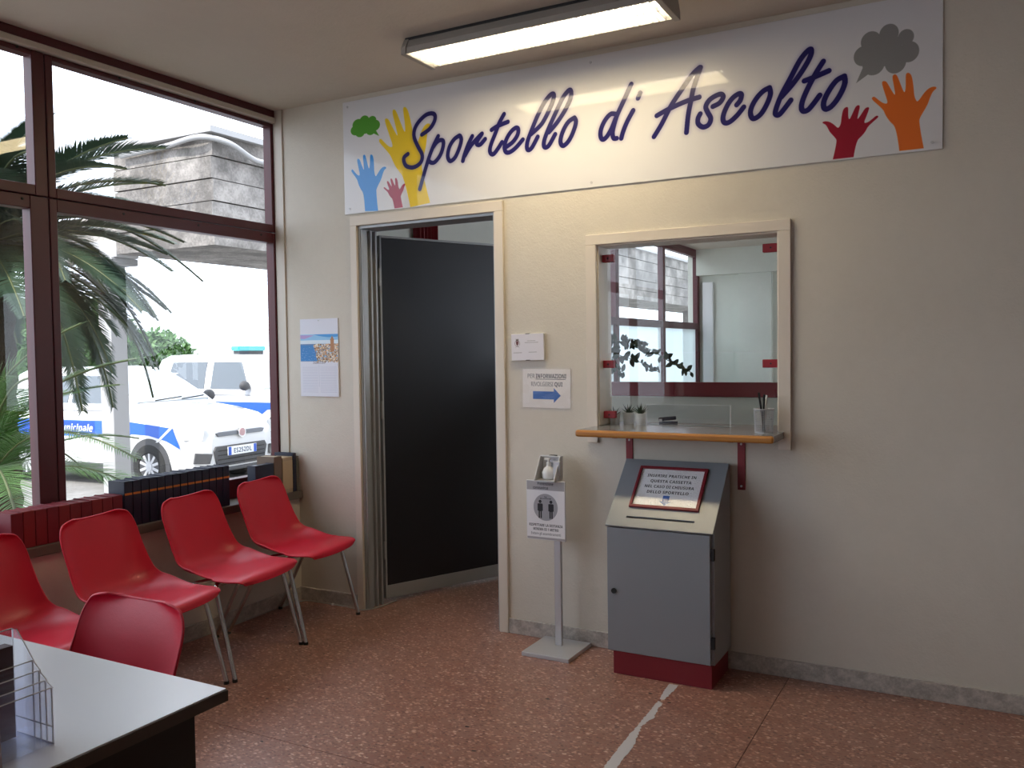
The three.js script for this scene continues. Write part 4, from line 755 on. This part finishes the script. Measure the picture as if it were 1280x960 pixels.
// ------------------------------------------------------------------ outside: palms and trees
function frondGeometry(len, rise, droop, n, leaf, vee, w) {
  const c = new THREE.QuadraticBezierCurve3(V(0, 0, 0), V(len * 0.5, rise, 0), V(len * 0.95, rise - droop, 0)), pos = [];
  const up = V(0, 1, 0);
  for (let i = 0; i < n; i++) {
    const t = 0.1 + (0.9 * i) / n, p = c.getPoint(t), d = c.getTangent(t).normalize(), side = V(0, 0, 1), nrm = side.clone().cross(d).normalize();
    if (nrm.y < 0) nrm.negate();
    const L = leaf * Math.sin(Math.PI * (0.12 + 0.8 * t)) * rr(0.88, 1.05);
    for (const s of [-1, 1]) {
      const q = d.clone().multiplyScalar(0.55 + 0.5 * t).addScaledVector(side, s).addScaledVector(nrm, vee).normalize(), e = p.clone().addScaledVector(q, L).addScaledVector(up, -0.18 * L * rr(0.3, 1));
      const m = p.clone().lerp(e, 0.45).addScaledVector(nrm, 0.04 * L), o = d.clone().multiplyScalar(w);
      const A = p.clone().addScaledVector(o, -0.6), B = p.clone().addScaledVector(o, 0.6), C = m.clone().add(o), D = m.clone().sub(o);
      for (const k of [A, B, C, A, C, D, D, C, e]) pos.push(k.x, k.y, k.z);
    }
  }
  const g = new THREE.BufferGeometry(); g.setAttribute('position', new THREE.Float32BufferAttribute(pos, 3)); g.computeVertexNormals();
  return [g, new THREE.TubeGeometry(c, 14, 0.005, 5)];
}
function palm(name, label, at, height, trunkR, fronds, leafMat) {
  const g = thing(name, label, 'palm', at);
  const rings = []; for (let i = 0; i <= 24; i++) rings.push([trunkR * (1 + 0.12 * (i % 2)) * (1 - 0.1 * (i / 24)), (height * i) / 24]);
  obj('trunk', lathe([[0, 0], ...rings, [0, height]], 16), M.bark, g);
  for (const [az, el, len, variant] of fronds) {
    const f = obj('frond', variant[0], leafMat, g); f.position.y = height - 0.03; f.rotation.order = 'YZX'; f.rotation.set(rr(-0.25, 0.25), az, el); f.scale.setScalar(len);
    obj('rachis', variant[1], M.rachis, f);
  }
}
{
  const A = [frondGeometry(1, 0.22, 0.34, 130, 0.17, 0.28, 0.0052), frondGeometry(1, 0.3, 0.6, 130, 0.16, 0.2, 0.0052), frondGeometry(1, 0.14, 0.24, 130, 0.17, 0.35, 0.0052)];
  const fr = []; for (let i = 0; i < 64; i++) { const el = 0.85 - (1.5 * i) / 64; fr.push([i * 2.399, el + rr(-0.1, 0.1), rr(1.15, 1.5), A[i % 3]]); }
  for (let i = 0; i < 14; i++) fr.push([rr(0.1, 1.0), 0.5 - i * 0.085, rr(1.15, 1.45), A[i % 3]]);
  palm('cycad_palm', 'large dark green cycad palm with arching stiff fronds close to the window', [-2.4, G, 0.42], 2.43, 0.2, fr, M.leafDark);
  const B = [frondGeometry(1, 0.3, 0.42, 84, 0.24, 0.12, 0.0042), frondGeometry(1, 0.36, 0.66, 84, 0.24, 0.1, 0.0042)];
  const f2 = []; for (let i = 0; i < 26; i++) { const el = 1.2 - (1.3 * i) / 26; f2.push([i * 2.399 + 0.4, el + rr(-0.12, 0.12), rr(0.95, 1.3), B[i % 2]]); }
  palm('feather_palm', 'low bright green feather palm growing under the window', [-1.66, G, 0.9], 0.84, 0.07, f2, M.leafMid);
}
function tree(label, at, h, R, n) {
  const g = thing('leafy_tree', label, 'tree', at, 0, null);
  obj('trunk', tube([[0, 0, 0], [0.05, h * 0.4, 0.04], [-0.04, h, 0]], 0.12, 20, 8), M.bark, g);
  for (let i = 0; i < 5; i++) { const a = i * 1.26; obj('branch', tube([[0, h * 0.6, 0], [Math.cos(a) * R * 0.3, h * 0.9, Math.sin(a) * R * 0.3], [Math.cos(a) * R * 0.6, h + R * 0.2, Math.sin(a) * R * 0.6]], 0.05, 12, 6), M.bark, g); }
  const pos = [], v = new THREE.Vector3();
  for (let i = 0; i < n; i++) {
    const a = rnd() * 6.283, b = Math.acos(rr(-0.75, 1)), q = R * Math.cbrt(rr(0.35, 1)) * (0.8 + 0.2 * Math.sin(a * 5 + b * 4)), p = V(Math.sin(b) * Math.cos(a) * q, h + R * 0.25 + Math.cos(b) * q * 0.75, Math.sin(b) * Math.sin(a) * q);
    const s = rr(0.07, 0.13), u = v.clone().set(rr(-1, 1), rr(-1, 1), rr(-1, 1)).normalize(), w = V(rr(-1, 1), rr(-1, 1), rr(-1, 1)).cross(u).normalize();
    const k = [p.clone().addScaledVector(u, -s), p.clone().addScaledVector(w, s * 0.5), p.clone().addScaledVector(u, s), p.clone().addScaledVector(w, -s * 0.5)];
    for (const t of [k[0], k[1], k[2], k[0], k[2], k[3]]) pos.push(t.x, t.y, t.z);
  }
  const f = new THREE.BufferGeometry(); f.setAttribute('position', new THREE.Float32BufferAttribute(pos, 3)); f.computeVertexNormals();
  const fo = obj('foliage', f, M.leafTree, g); fo.userData.kind = 'stuff';
}
tree('round green leafy tree standing behind the white hatchback', [-13.2, G, -7.6], 1.5, 1.5, 5200);
tree('smaller green tree further back seen between the palm fronds', [-17.6, G, -6.4], 1.7, 1.8, 5200);
tree('pale green tree standing beyond the off-road car', [-17.5, G, -13.2], 1.3, 1.2, 3600);

scene.traverse((o) => { if (o.isMesh) { o.castShadow = true; o.receiveShadow = true; } if (o.isLight && o.shadow) o.castShadow = true; });
renderer.render(scene, camera);
